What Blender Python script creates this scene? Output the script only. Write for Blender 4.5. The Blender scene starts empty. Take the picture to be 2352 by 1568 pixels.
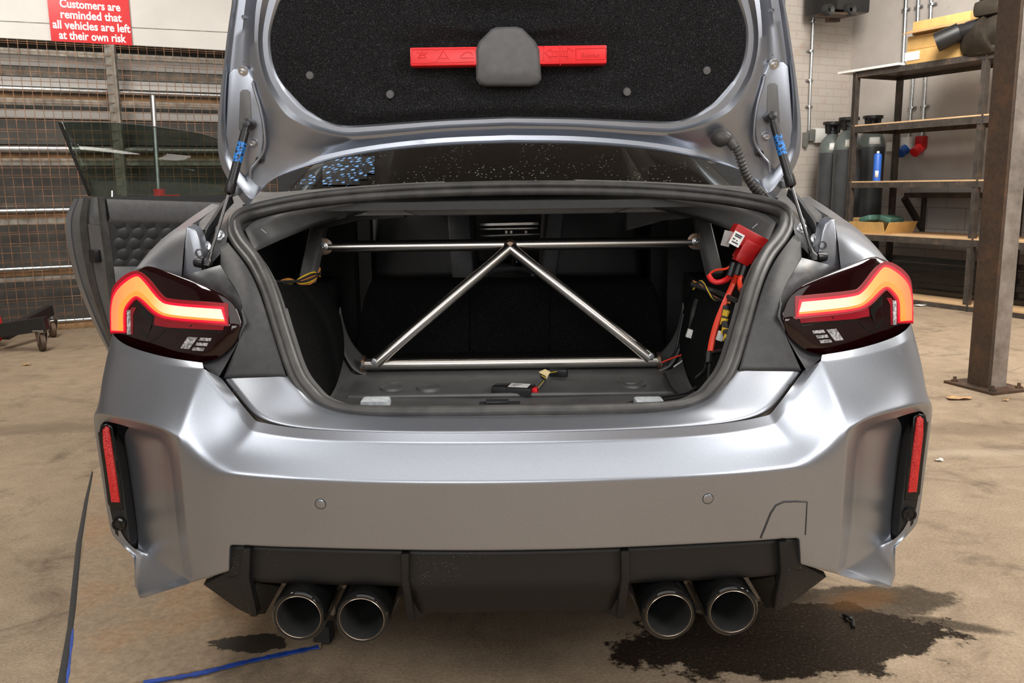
import bpy, bmesh, math, random
from mathutils import Vector, Matrix
random.seed(7)
sc = bpy.context.scene
COL = sc.collection
# ---------------------------------------------------------------- camera
F, CX, CY = 1991.0, 1176.0, 784.0
PITCH, ROLL = math.radians(10.1), 0.0125
CAM = Vector((0.0, -1.58, 1.15))
FWD = Vector((0, math.cos(PITCH), -math.sin(PITCH)))
UPS = Vector((0, math.sin(PITCH), math.cos(PITCH)))
XS = Vector((1, 0, 0))
cr, sr = math.cos(ROLL), math.sin(ROLL)
cam_d = bpy.data.cameras.new('camera'); cam = bpy.data.objects.new('camera', cam_d); COL.objects.link(cam)
cam_d.sensor_width = 36.0; cam_d.lens = 36.0 * F / 2352.0; cam_d.clip_start = .02; cam_d.clip_end = 100
R_ = XS * cr - UPS * sr; U_ = XS * sr + UPS * cr
M_ = Matrix((R_, U_, -FWD)).transposed().to_4x4(); M_.translation = CAM
cam.matrix_world = M_
sc.camera = cam
# ---------------------------------------------------------------- world, lights, exposure
sc.view_settings.view_transform = 'Standard'; sc.view_settings.look = 'None'
sc.view_settings.exposure = 0.0; sc.view_settings.gamma = 1.0; sc.view_settings.use_curve_mapping = False
wd = bpy.data.worlds.new('world'); sc.world = wd; wd.use_nodes = True
wd.node_tree.nodes['Background'].inputs[0].default_value = (.80, .86, 1, 1)
wd.node_tree.nodes['Background'].inputs[1].default_value = .25
def area(name, loc, target, sx, sy, power, color=(1, 1, 1)):
    d = bpy.data.lights.new(name, 'AREA'); d.shape = 'RECTANGLE'; d.size = sx; d.size_y = sy
    d.energy = power; d.color = color
    o = bpy.data.objects.new(name, d); COL.objects.link(o); o.location = loc
    o.rotation_euler = (Vector(target) - Vector(loc)).to_track_quat('-Z', 'Y').to_euler()
    return o
area('softbox_light', (-2.6, -2.6, 2.7), (-.2, .4, .7), 1.4, 1.4, 42, (1, .985, .97))
area('softbox_light', (2.8, -2.5, 2.7), (.2, .4, .7), 1.5, 1.5, 80, (1, .985, .97))
area('ceiling_strip_light', (2.8, .8, 4.1), (1.6, .8, 0), .5, 3.0, 190, (1, .95, .87))
area('ceiling_strip_light', (-2.6, 1.6, 4.1), (-2.6, 2.6, 0), .5, 3.0, 110, (1, .95, .87))
area('ceiling_strip_light', (-3.2, 3.6, 3.9), (-3.6, 6.0, 1.2), .5, 2.6, 80, (1, .96, .90))  # unseen area light added to brighten the cage
area('softbox_light', (0.2, -4.6, 2.0), (0, .3, 1.2), 3.6, 2.2, 125, (1, .99, .98))  # unseen fill added behind the camera to brighten the raised lid
area('ceiling_strip_light', (0.3, -1.8, 4.3), (0.3, -1.2, 0), 5.0, 3.0, 75, (1, .98, .95))  # broad unseen panel, sized for a soft even reflection in the bumper
area('ceiling_strip_light', (3.0, 4.6, 4.2), (4.2, 6.8, 0.8), 1.0, 2.4, 330, (1, .95, .88))
area('ceiling_strip_light', (5.0, 1.6, 3.6), (3.0, 3.0, 0.8), .5, 2.4, 70, (1, .96, .90))  # unseen light added at the right to brighten the pillar's outer face

# ---------------------------------------------------------------- pixel helpers (photo pixel + a real depth -> a point of the place)
def ray(px, py):
    dx, dy = px - CX, py - CY
    u = dx * cr - dy * sr; v = dx * sr + dy * cr
    return FWD + XS * (u / F) - UPS * (v / F)
def U(px, py, Y):
    r = ray(px, py); return CAM + r * ((Y - CAM.y) / r.y)
def S(u, v, Y):
    r = FWD + XS * (u / F) - UPS * ((v - CY) / F); return CAM + r * ((Y - CAM.y) / r.y)
def G(px, py, z=0.0):
    r = ray(px, py); return CAM + r * ((z - CAM.z) / r.z)
def PL(px, py, p0, n):
    r = ray(px, py); return CAM + r * ((Vector(p0) - CAM).dot(n) / r.dot(n))
# room frame: s along the back wall, t out of it
RA, RN, RO = Vector((.8949, .4462, 0)), Vector((.4462, -.8949, 0)), Vector((-4.2, 5.52, 0))
def RM(s, t, z): return RO + RA * s + RN * t + Vector((0, 0, z))
def RPt(px, py, t): return PL(px, py, RO + RN * t, RN)
def RPs(px, py, s): return PL(px, py, RO + RA * s, RA)
def st(p):
    q = p - RO; return q.dot(RA), q.dot(RN)

# ---------------------------------------------------------------- object helpers
def props(o, label=None, cat=None, group=None, kind=None):
    if label: o['label'] = label
    if cat: o['category'] = cat
    if group: o['group'] = group
    if kind: o['kind'] = kind
    return o
def thing(name, label, cat, loc, group=None):
    o = bpy.data.objects.new(name, None); COL.objects.link(o); o.location = loc
    o.empty_display_size = .1; o['org'] = list(loc)
    return props(o, label, cat, group)
def org_of(o):
    while o.parent: o = o.parent
    return o.location.copy()
def link(name, me, mat, parent=None, smooth=True, org=None, sharp=None):
    if org is None:
        if parent: org = org_of(parent)
        else:
            xs = [v.co for v in me.vertices]
            org = Vector(((min(c.x for c in xs) + max(c.x for c in xs)) / 2, (min(c.y for c in xs) + max(c.y for c in xs)) / 2, min(c.z for c in xs)))
    me.transform(Matrix.Translation(-org))
    o = bpy.data.objects.new(name, me); COL.objects.link(o)
    if parent: o.parent = parent
    else: o.location = org
    mats = mat if isinstance(mat, (list, tuple)) else [mat]
    for m in mats: me.materials.append(m)
    for p in me.polygons: p.use_smooth = smooth
    if smooth and sharp:
        me.set_sharp_from_angle(angle=math.radians(sharp))
    me.update()
    return o
class MB:
    """collects shapes into one mesh"""
    def __init__(s): s.bm = bmesh.new(); s.mi = 0
    def face(s, pts):
        vs = [s.bm.verts.new(p) for p in pts]
        f = s.bm.faces.new(vs); f.material_index = s.mi; return f
    def box(s, c, size, rot=None, bev=0):
        m = Matrix.Translation(c) @ (rot.to_4x4() if rot else Matrix()) @ Matrix.Diagonal((*size, 1))
        r = bmesh.ops.create_cube(s.bm, size=1, matrix=m)
        if bev:
            es = list({e for v in r['verts'] for e in v.link_edges})
            b = bmesh.ops.bevel(s.bm, geom=es, offset=bev, segments=2, affect='EDGES', profile=.6)
            fs = b['faces']
            for f in {f for v in b['verts'] for f in v.link_faces}: f.material_index = s.mi
        else:
            for f in {f for v in r['verts'] for f in v.link_faces}: f.material_index = s.mi
        return s
    def bar(s, a, b, w, h, up=Vector((0, 0, 1)), bev=0):
        a, b = Vector(a), Vector(b); d = b - a; x = d.normalized(); y = up.cross(x)
        if y.length < 1e-4: y = Vector((1, 0, 0)).cross(x)
        y.normalize(); z = x.cross(y)
        return s.box((a + b) / 2, (d.length, w, h), Matrix((x, y, z)).transposed(), bev)
    def sweep(s, pts, r, n=10, closed=False, cap=True, prof=None):
        pts = [Vector(p) for p in pts]; N = len(pts); rings = []
        prev = None
        for i, p in enumerate(pts):
            if closed: t = pts[(i + 1) % N] - pts[i - 1]
            else: t = pts[min(i + 1, N - 1)] - pts[max(i - 1, 0)]
            t.normalize()
            if prev is None:
                a = Vector((0, 0, 1)) if abs(t.z) < .9 else Vector((1, 0, 0))
                x = a.cross(t).normalized()
            else:
                x = (prev - t * prev.dot(t)).normalized()
            prev = x; y = t.cross(x)
            rr = r[i] if isinstance(r, (list, tuple)) else r
            if prof: ring = [p + x * (c[0] * rr) + y * (c[1] * rr) for c in prof]
            else: ring = [p + x * (rr * math.cos(2 * math.pi * k / n)) + y * (rr * math.sin(2 * math.pi * k / n)) for k in range(n)]
            rings.append([s.bm.verts.new(q) for q in ring])
        m = len(rings[0])
        for i in range(N if closed else N - 1):
            A, B = rings[i], rings[(i + 1) % N]
            for k in range(m):
                f = s.bm.faces.new((A[k], A[(k + 1) % m], B[(k + 1) % m], B[k])); f.material_index = s.mi
        if cap and not closed:
            f = s.bm.faces.new(rings[0][::-1]); f.material_index = s.mi
            f = s.bm.faces.new(rings[-1]); f.material_index = s.mi
        return s
    def cyl(s, a, b, r, n=16, r2=None): return s.sweep([a, b], [r, r if r2 is None else r2], n)
    def lathe(s, o, axis, prof, n=24, closed=False):
        """prof: (radius, along)"""
        o = Vector(o); t = Vector(axis).normalized()
        a = Vector((0, 0, 1)) if abs(t.z) < .9 else Vector((1, 0, 0))
        x = a.cross(t).normalized(); y = t.cross(x); rings = []
        for r, h in prof:
            r = max(r, 1e-5)
            rings.append([s.bm.verts.new(o + t * h + x * (r * math.cos(2 * math.pi * k / n)) + y * (r * math.sin(2 * math.pi * k / n))) for k in range(n)])
        L = len(rings)
        for i in range(L if closed else L - 1):
            A, B = rings[i], rings[(i + 1) % L]
            for k in range(n):
                f = s.bm.faces.new((A[k], A[(k + 1) % n], B[(k + 1) % n], B[k])); f.material_index = s.mi
        return s
    def prism(s, pts, off, bev=0, cap_back=True):
        off = Vector(off); a = [s.bm.verts.new(p) for p in pts]; b = [s.bm.verts.new(Vector(p) + off) for p in pts]
        n = len(a); fs = []
        ff = s.bm.faces.new(a); fs.append(ff)
        if cap_back: fs.append(s.bm.faces.new(b[::-1]))
        for i in range(n): fs.append(s.bm.faces.new((a[(i + 1) % n], a[i], b[i], b[(i + 1) % n])))
        for f in fs: f.material_index = s.mi
        if bev:
            es = list(ff.edges)
            bmesh.ops.bevel(s.bm, geom=es, offset=bev, segments=3, affect='EDGES', profile=.5)
        return s
    def loft(s, rows, closed=False):
        vr = [[s.bm.verts.new(p) for p in r] for r in rows]; n = len(vr[0])
        for i in range(len(vr) - 1):
            for k in range(n if closed else n - 1):
                f = s.bm.faces.new((vr[i][k], vr[i][(k + 1) % n], vr[i + 1][(k + 1) % n], vr[i + 1][k])); f.material_index = s.mi
        return vr
    def build(s, name, mat, parent=None, smooth=True, sharp=35, sub=0, weld=True, solid=0, org=None, bevmod=0):
        if weld: bmesh.ops.remove_doubles(s.bm, verts=s.bm.verts, dist=1e-5)
        bmesh.ops.recalc_face_normals(s.bm, faces=s.bm.faces)
        me = bpy.data.meshes.new(name); s.bm.to_mesh(me); s.bm.free()
        o = link(name, me, mat, parent, smooth, org, sharp)
        if solid:
            m = o.modifiers.new('solid', 'SOLIDIFY'); m.thickness = solid; m.offset = -1
        if bevmod:
            m = o.modifiers.new('bevel', 'BEVEL'); m.width = bevmod; m.segments = 2; m.limit_method = 'ANGLE'
        if sub:
            m = o.modifiers.new('subsurf', 'SUBSURF'); m.levels = sub; m.render_levels = sub
        return o
def spline(pts, k=6, closed=False):
    """Catmull-Rom through pts"""
    P = [Vector(p) for p in pts]; n = len(P); out = []
    for i in range(n if closed else n - 1):
        p1, p2 = P[i], P[(i + 1) % n]
        p0 = P[i - 1] if (i > 0 or closed) else p1 * 2 - p2
        p3 = P[(i + 2) % n] if (i + 2 < n or closed) else p2 * 2 - p1
        for j in range(k):
            t = j / k
            out.append(.5 * (2 * p1 + (p2 - p0) * t + (2 * p0 - 5 * p1 + 4 * p2 - p3) * t * t + (3 * p1 - p0 - 3 * p2 + p3) * t ** 3))
    if not closed: out.append(P[-1])
    return out
def mir(p): return Vector((-p[0], p[1], p[2]))
def cage(name, V, faces, mat, parent, creases=(), side=0, sub=3, solid=0, solid_off=-1):
    """V: name -> (u, v, Y) or ('w', x, y, z); side 0 = both halves in one mesh, +1 right, -1 left"""
    W = {}
    for k, c in V.items():
        W[k] = Vector(c[1:]) if c[0] == 'w' else (Vector(c) if isinstance(c, Vector) else S(*c))
    bm = bmesh.new(); cl = bm.edges.layers.float.new('crease_edge'); reg = {}
    sides = (1, -1) if side == 0 else (side,)
    for sd in sides:
        for k, p in W.items():
            if sd == -1 and side == 0 and abs(p.x) < 1e-6: reg[(k, -1)] = reg[(k, 1)]; continue
            reg[(k, sd)] = bm.verts.new(p if sd == 1 else mir(p))
        for f in faces:
            f = f.split() if isinstance(f, str) else f
            vs = [reg[(k, sd)] for k in f]
            if sd == -1: vs.reverse()
            try: bm.faces.new(vs)
            except ValueError: pass
        for line, w in creases:
            ks = line.split()
            for a, b in zip(ks, ks[1:]):
                e = bm.edges.get((reg[(a, sd)], reg[(b, sd)]))
                if e: e[cl] = w
    for v in [v for v in bm.verts if not v.link_faces]: bm.verts.remove(v)
    bmesh.ops.recalc_face_normals(bm, faces=bm.faces)
    me = bpy.data.meshes.new(name); bm.to_mesh(me); bm.free()
    o = link(name, me, mat, parent)
    if sub:
        m = o.modifiers.new('subsurf', 'SUBSURF'); m.levels = sub; m.render_levels = sub; m.boundary_smooth = 'PRESERVE_CORNERS'
    if solid:
        m = o.modifiers.new('solid', 'SOLIDIFY'); m.thickness = solid; m.offset = solid_off
    return o
def copy_tree(o, parent=None):
    c = o.copy(); COL.objects.link(c); c.parent = parent
    for ch in list(o.children): copy_tree(ch, c)
    return c
def text_obj(body, size, loc, xd, yd, mat, name, parent=None, extrude=.0006, align='CENTER', offset=0, spacing=1.0, shear=0):
    cu = bpy.data.curves.new('txt', 'FONT'); cu.body = body; cu.size = size; cu.extrude = extrude
    cu.align_x = align; cu.align_y = 'BOTTOM_BASELINE'; cu.offset = offset; cu.space_line = spacing; cu.resolution_u = 3
    t = bpy.data.objects.new('txt', cu); COL.objects.link(t)
    bpy.context.view_layer.update()
    me = bpy.data.meshes.new_from_object(t.evaluated_get(bpy.context.evaluated_depsgraph_get()))
    bpy.data.objects.remove(t); bpy.data.curves.remove(cu)
    xd, yd = Vector(xd).normalized(), Vector(yd).normalized(); zd = xd.cross(yd)
    m = Matrix((xd, yd, zd)).transposed().to_4x4(); m.translation = Vector(loc)
    me.transform(m); me.materials.clear()
    return link(name, me, mat, parent, smooth=False)

# ---------------------------------------------------------------- materials
def srgb(r, g, b):
    f = lambda c: ((c / 255 + .055) / 1.055) ** 2.4 if c > 10 else c / 255 / 12.92
    return (f(r), f(g), f(b), 1)
class NT:
    def __init__(s, name):
        s.m = bpy.data.materials.new(name); s.m.use_nodes = True; s.t = s.m.node_tree; s.n = s.t.nodes
        s.b = s.n['Principled BSDF']; s.out = s.n['Material Output']; s._pos = None
    def add(s, typ, **kw):
        n = s.n.new(typ)
        for k, v in kw.items(): setattr(n, k, v)
        return n
    def L(s, a, b): s.t.links.new(a, b)
    def pos(s):
        if not s._pos: s._pos = s.add('ShaderNodeNewGeometry').outputs['Position']
        return s._pos
    def objc(s): return s.add('ShaderNodeTexCoord').outputs['Object']
    def noise(s, scale, detail=4, rough=.55, co=None, dist=0):
        n = s.add('ShaderNodeTexNoise'); n.inputs['Scale'].default_value = scale; n.inputs['Detail'].default_value = detail
        n.inputs['Roughness'].default_value = rough; n.inputs['Distortion'].default_value = dist
        s.L(co or s.objc(), n.inputs['Vector']); return n.outputs[0]
    def vor(s, scale, co=None, feature='F1'):
        n = s.add('ShaderNodeTexVoronoi', feature=feature); n.inputs['Scale'].default_value = scale
        s.L(co or s.objc(), n.inputs['Vector']); return n.outputs['Distance']
    def ramp(s, fac, stops):
        n = s.add('ShaderNodeValToRGB'); e = n.color_ramp.elements
        while len(e) < len(stops): e.new(.5)
        for i, (p, c) in enumerate(stops):
            e[i].position = p; e[i].color = c if len(c) == 4 else (*c, 1)
        s.L(fac, n.inputs[0]); return n.outputs[0]
    def math(s, op, a, b=None, clamp=False):
        n = s.add('ShaderNodeMath', operation=op, use_clamp=clamp)
        for i, x in enumerate((a, b)):
            if x is None: continue
            if isinstance(x, (int, float)): n.inputs[i].default_value = x
            else: s.L(x, n.inputs[i])
        return n.outputs[0]
    def mix(s, fac, a, b, blend='MIX'):
        n = s.add('ShaderNodeMix', data_type='RGBA', blend_type=blend)
        for i, x in ((0, fac), (6, a), (7, b)):
            if isinstance(x, (int, float)): n.inputs[i].default_value = x
            elif isinstance(x, tuple): n.inputs[i].default_value = x
            else: s.L(x, n.inputs[i])
        return n.outputs[2]
    def maprange(s, x, a, b, c=0, d=1, smooth=True):
        n = s.add('ShaderNodeMapRange', interpolation_type='SMOOTHSTEP' if smooth else 'LINEAR')
        s.L(x, n.inputs[0])
        for i, k in enumerate((a, b, c, d)): n.inputs[i + 1].default_value = k
        return n.outputs[0]
    def xyz(s, co=None):
        n = s.add('ShaderNodeSeparateXYZ'); s.L(co or s.pos(), n.inputs[0]); return n.outputs
    def set(s, col=None, rough=None, metal=None, **kw):
        for k, v in (('Base Color', col), ('Roughness', rough), ('Metallic', metal)):
            if v is None: continue
            if isinstance(v, (int, float, tuple)): s.b.inputs[k].default_value = v
            else: s.L(v, s.b.inputs[k])
        for k, v in kw.items():
            k = k.replace('_', ' ')
            if isinstance(v, (int, float, tuple)): s.b.inputs[k].default_value = v
            else: s.L(v, s.b.inputs[k])
        return s
    def bump(s, h, strength=.3, dist=.01):
        n = s.add('ShaderNodeBump'); n.inputs['Strength'].default_value = strength; n.inputs['Distance'].default_value = dist
        s.L(h, n.inputs['Height']); s.L(n.outputs[0], s.b.inputs['Normal']); return s
def simple(name, col, rough=.5, metal=0, var=.15, scale=30, bump=0, bscale=None, **kw):
    t = NT(name); n = t.noise(scale, 5)
    d = tuple(c * (1 - var) for c in col[:3]) + (1,); l = tuple(min(1, c * (1 + var)) for c in col[:3]) + (1,)
    t.set(t.ramp(n, [(.3, d), (.7, l)]), rough, metal, **kw)
    if bump: t.bump(t.noise(bscale or scale * 4, 3), bump, .004)
    return t.m
def glow(name, col, strength):
    t = NT(name); t.set((0.02, 0.0, 0.0, 1), .4, 0)
    t.b.inputs['Emission Color'].default_value = col; t.b.inputs['Emission Strength'].default_value = strength
    return t.m
M = {}
# satin grey metallic paint with a few dusty scuffs
t = NT('satin_grey_paint'); n1 = t.noise(900, 2, .5); n2 = t.noise(7, 6, .7)
dust = t.ramp(n2, [(.60, (0, 0, 0)), (.80, (1, 1, 1))])
base = t.ramp(n1, [(.3, (.315, .338, .385)), (.7, (.39, .415, .465))])
t.set(t.mix(t.math('MULTIPLY', dust, .25), base, (.33, .33, .32, 1)), t.math('ADD', t.math('MULTIPLY', dust, .10), .32), .90); M['paint'] = t.m
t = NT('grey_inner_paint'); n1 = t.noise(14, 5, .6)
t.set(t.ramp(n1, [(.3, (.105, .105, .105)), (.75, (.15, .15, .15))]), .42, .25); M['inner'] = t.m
t = NT('dirty_channel_paint'); n1 = t.noise(25, 6, .65)
t.set(t.ramp(n1, [(.35, (.10, .102, .108)), (.6, (.15, .152, .158)), (.78, (.24, .21, .18))]), .4, .45); M['channel'] = t.m  # body grey darkened for the shade in the channel, with brown dirt
M['trim'] = simple('grained_black_plastic', (.028, .028, .030), .48, 0, .25, 60, .25, 600)
M['diff'] = None
t = NT('speckled_black_plastic'); v = t.vor(160); sp = t.ramp(v, [(.0, (1, 1, 1)), (.16, (0, 0, 0))]); n = t.noise(6, 3)
msk = t.math('MULTIPLY', sp, t.ramp(n, [(.5, (0, 0, 0)), (.65, (1, 1, 1))]))
t.set(t.mix(msk, (.011, .0105, .010, 1), (.3, .29, .28, 1)), .48, 0, Specular_IOR_Level=.35).bump(t.noise(400, 2), .2, .002); M['diff'] = t.m
M['rubber'] = simple('rubber_seal', (.045, .044, .043), .42, 0, .35, 22, .1, 200)
M['black'] = simple('black_plastic', (.012, .012, .013), .35, 0, .2, 40)
M['blackm'] = simple('matt_black_plastic', (.02, .02, .02), .6, 0, .2, 40)
M['gloss'] = simple('gloss_black_plastic', (.006, .006, .006), .08, 0, .1, 20)
M['greyplastic'] = simple('grey_grained_plastic', (.11, .11, .115), .45, 0, .12, 50, .15, 900)
t = NT('black_felt'); n = t.noise(420, 3, .8); n2 = t.noise(3, 3)
t.set(t.ramp(n, [(.35, (.004, .004, .0045)), (.56, (.017, .017, .018)), (.72, (.11, .11, .115))]), .95, 0, Specular_IOR_Level=.1).bump(n, .6, .004); M['felt'] = t.m
t = NT('black_carpet'); n = t.noise(260, 4, .8)
t.set(t.ramp(n, [(.38, (.002, .002, .002)), (.6, (.008, .008, .008)), (.78, (.04, .04, .04))]), .95, 0, Specular_IOR_Level=.08).bump(n, .6, .004); M['carpet'] = t.m
# brushed bare steel tube
t = NT('bare_steel_tube'); n = t.noise(2.5, 3, .5); n2 = None
t.set(t.ramp(n, [(.3, (.56, .53, .49)), (.55, (.62, .59, .55)), (.75, (.57, .51, .45))]), .27, 1); M['steel'] = t.m
M['zinc'] = simple('zinc_plated_steel', (.55, .56, .58), .28, 1, .15, 60)
M['chrome'] = simple('polished_chrome', (.75, .76, .78), .1, 1, .03, 20)
t = NT('heat_tinted_weld'); n = t.noise(60, 4)
t.set(t.ramp(n, [(.35, (.10, .07, .05)), (.5, (.28, .18, .12)), (.65, (.18, .20, .26))]), .4, .9); M['weld'] = t.m
t = NT('tail_lens'); t.set((.008, .0005, .001, 1), .06, 0, Coat_Weight=.25, Coat_Roughness=.03, IOR=1.5); M['lens'] = t.m
t = NT('red_inner_lens'); t.set((.20, .004, .012, 1), .15, 0, Coat_Weight=.6); M['redlens'] = t.m
M['rod'] = simple('dark_rod', (.12, .12, .125), .2, 1, .1, 20)
M['halo2'] = glow('dim_red_glow', (.30, .0, .008, 1), 1.0)
M['halo'] = glow('red_light_guide', (.85, .0, .012, 1), 3.0)  # red glow around the light bar, put into emissive strips
# the lit guide: paler where the horizontal leds sit, amber toward the outer end
t = NT('lit_light_guide'); x = t.xyz()[0]; ax = t.math('ABSOLUTE', x)
c = t.ramp(t.maprange(ax, .60, .92, 0, 1, False), [(0, (1, .80, .55)), (.38, (1, .78, .50)), (.6, (1, .42, .10)), (.85, (1, .30, .08)), (1, (1, .16, .08))])
t.set((.1, .02, .01, 1), .3); t.L(c, t.b.inputs['Emission Color']); t.b.inputs['Emission Strength'].default_value = 1.35; M['bar'] = t.m
M['bar2'] = glow('amber_light_step', (1, .40, .06, 1), 1.0)
t = NT('reflector_red'); v = t.vor(420); t.set(t.ramp(v, [(.1, (.85, .03, .03)), (.6, (.45, .004, .008))]), .18, 0, Coat_Weight=.7)
t.b.inputs['Emission Strength'].default_value = 0; t.bump(v, .5, .002); M['reflector'] = t.m
t = NT('clear_prism_lens'); w = t.add('ShaderNodeTexBrick'); w.inputs['Scale'].default_value = 120
t.set(t.ramp(t.noise(150, 2), [(.4, (.25, .25, .26)), (.6, (.7, .7, .72))]), .15, .4); M['prism'] = t.m
M['redplastic'] = simple('red_plastic', (.78, .018, .022), .32, 0, .05, 40)
M['redbox'] = simple('dark_red_plastic', (.38, .006, .006), .35, 0, .1, 40)
M['redcable'] = simple('orange_red_cable', (.80, .055, .022), .35, 0, .08, 40)
M['yellow'] = simple('yellow_tape', (.75, .48, .03), .5, 0, .2, 90)
M['white'] = simple('white_plastic', (.72, .72, .70), .45, 0, .08, 50)
M['paper'] = simple('white_label', (.75, .75, .73), .6, 0, .1, 80)
M['ink'] = simple('label_ink', (.02, .02, .03), .6, 0, .1, 80)
M['blue'] = simple('blue_plastic', (.02, .10, .42), .4, 0, .1, 40)
t = NT('blue_printed_sleeve'); n = t.noise(160, 3, .7)
t.set(t.ramp(n, [(.46, (.008, .008, .009)), (.5, (.01, .19, .62))]), .35); M['blueprint'] = t.m
M['tape'] = simple('masking_tape', (.70, .55, .28), .6, 0, .1, 60)
M['copper'] = simple('orange_wire', (.55, .20, .06), .45, 0, .2, 60)
# glass
def glass_mat(name, tint, refl=.08, speck=0, fr=.75):
    t = NT(name); t.n.remove(t.b)
    tr = t.add('ShaderNodeBsdfTransparent'); tr.inputs[0].default_value = tint
    gl = t.add('ShaderNodeBsdfGlossy'); gl.inputs['Roughness'].default_value = .04; gl.inputs['Color'].default_value = (1, 1, 1, 1)
    lw = t.add('ShaderNodeLayerWeight'); lw.inputs['Blend'].default_value = .35
    f = t.math('ADD', t.math('MULTIPLY', lw.outputs['Fresnel'], fr), refl, True)
    mx = t.add('ShaderNodeMixShader'); t.L(f, mx.inputs[0]); t.L(tr.outputs[0], mx.inputs[1]); t.L(gl.outputs[0], mx.inputs[2])
    last = mx.outputs[0]
    if speck:                                       # dried splashes and drops on the glass
        df = t.add('ShaderNodeBsdfDiffuse'); df.inputs[0].default_value = (.55, .57, .6, 1)
        v = t.vor(75); n = t.noise(5, 3)
        m = t.math('MULTIPLY', t.ramp(v, [(.05, (1, 1, 1)), (.2, (0, 0, 0))]), t.ramp(n, [(.45, (0, 0, 0)), (.7, (1, 1, 1))]))
        m = t.math('MULTIPLY', m, speck)
        m2 = t.add('ShaderNodeMixShader'); t.L(m, m2.inputs[0]); t.L(last, m2.inputs[1]); t.L(df.outputs[0], m2.inputs[2]); last = m2.outputs[0]
    t.L(last, t.out.inputs['Surface']); return t.m
M['rearglass'] = glass_mat('tinted_rear_glass', (.09, .10, .10, 1), .02, .8)
M['doorglass'] = glass_mat('door_glass', (.56, .62, .58, 1), .0, 0, .22)
M['edgeglass'] = simple('black_glass_edge', (.01, .01, .01), .2, 0, .1, 20)
# room
def concrete():
    t = NT('stained_concrete_floor'); P = t.pos()
    n1 = t.noise(1.1, 6, .62, P, .3); n2 = t.noise(9, 6, .7, P); n3 = t.noise(120, 3, .7, P)
    c = t.ramp(n1, [(.3, (.20, .142, .092)), (.5, (.30, .222, .148)), (.7, (.38, .30, .215))])
    c = t.mix(.55, c, t.ramp(n2, [(.3, (.17, .125, .085)), (.55, (.31, .235, .16)), (.75, (.46, .37, .27))]))
    c = t.mix(.35, c, t.ramp(n3, [(.25, (.08, .06, .04)), (.5, (.30, .225, .15)), (.75, (.55, .45, .34))]))
    n4 = t.noise(3.2, 7, .75, P, .6); c = t.mix(t.ramp(n4, [(.52, (0, 0, 0)), (.68, (.75, .75, .75))]), c, (.115, .082, .055, 1))
    vz = t.vor(.42, t.mix(.06, P, t.add('ShaderNodeTexNoise').outputs['Color']), 'DISTANCE_TO_EDGE'); c = t.mix(t.math('MULTIPLY', t.ramp(vz, [(.0, (.5, .5, .5)), (.004, (0, 0, 0))]), t.ramp(n1, [(.5, (0, 0, 0)), (.6, (1, 1, 1))])), c, (.09, .065, .045, 1))
    x, y, z = t.xyz()
    # slab joints / cracks
    wet = None
    def blob(px, py, rx, ry, ang, edge, nz=.6, sc_=6):
        c0 = G(px, py); ca, sa = math.cos(ang), math.sin(ang)
        dx = t.math('SUBTRACT', x, c0.x); dy = t.math('SUBTRACT', y, c0.y)
        a = t.math('DIVIDE', t.math('ADD', t.math('MULTIPLY', dx, ca), t.math('MULTIPLY', dy, sa)), rx)
        b = t.math('DIVIDE', t.math('SUBTRACT', t.math('MULTIPLY', dy, ca), t.math('MULTIPLY', dx, sa)), ry)
        d = t.math('SQRT', t.math('ADD', t.math('MULTIPLY', a, a), t.math('MULTIPLY', b, b)))
        d = t.math('ADD', d, t.math('MULTIPLY', t.math('SUBTRACT', t.noise(sc_, 6, .7, P), .5), nz))
        return t.maprange(d, 1 - edge, 1 + edge, 1, 0)
    w = blob(1800, 1462, .43, .19, .10, .05, 1.2, 9)
    for a in ((1960, 1385, .30, .10, .1, .10, .9, 12), (2120, 1425, .19, .03, -.35, .35, 1.0, 25), (560, 1490, .075, .035, .2, .08, 1.3, 20), (1150, 1420, .9, .12, 0, .5, .8, 4)):
        w = t.math('MAXIMUM', w, t.math('MULTIPLY', blob(*a), .8 if a[0] != 1150 else .25))
    o = t.math('MULTIPLY', blob(1985, 1375, .10, .05, .3, .6, 1.2, 14), .45)
    dk = blob(80, 985, .45, .10, .1, .5, .9, 5); dk2 = blob(2230, 985, .40, .10, 0, .5, 1.0, 6)
    c = t.mix(t.math('MULTIPLY', t.math('MAXIMUM', dk, dk2), .45), c, (.12, .085, .055, 1))
    c = t.mix(t.math('MULTIPLY', w, .96), c, t.ramp(n3, [(.45, (.010, .0065, .0045)), (.62, (.020, .014, .010)), (.74, (.12, .095, .07))]))
    c = t.mix(o, c, (.16, .07, .015, 1))
    # pale dried patches
    pl = blob(2240, 1040, .25, .05, 0, .6, 1.2, 9)
    c = t.mix(t.math('MULTIPLY', pl, .35), c, (.5, .42, .32, 1))
    rough = t.math('SUBTRACT', .82, t.math('MULTIPLY', t.math('MULTIPLY', w, n2), .5))
    t.set(c, rough, 0, Specular_IOR_Level=t.math('SUBTRACT', .4, t.math('MULTIPLY', w, .33))).bump(t.math('ADD', t.math('MULTIPLY', n2, .5), n3), .35, .006)
    return t.m
M['floor'] = concrete()
t = NT('painted_plaster_wall'); P = t.pos(); n1 = t.noise(.9, 6, .65, P); n2 = t.noise(14, 5, .7, P)
c = t.ramp(n1, [(.3, (.37, .335, .305)), (.55, (.47, .435, .405)), (.75, (.53, .50, .47))])
c = t.mix(t.ramp(n2, [(.66, (0, 0, 0)), (.74, (1, 1, 1))]), c, (.22, .17, .13, 1)); t.set(c, .8).bump(n2, .15, .01); M['plaster'] = t.m
t = NT('white_boarding'); P = t.pos(); n2 = t.noise(24, 5, .75, P); n1 = t.noise(1.3, 5, .6, P)
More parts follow.
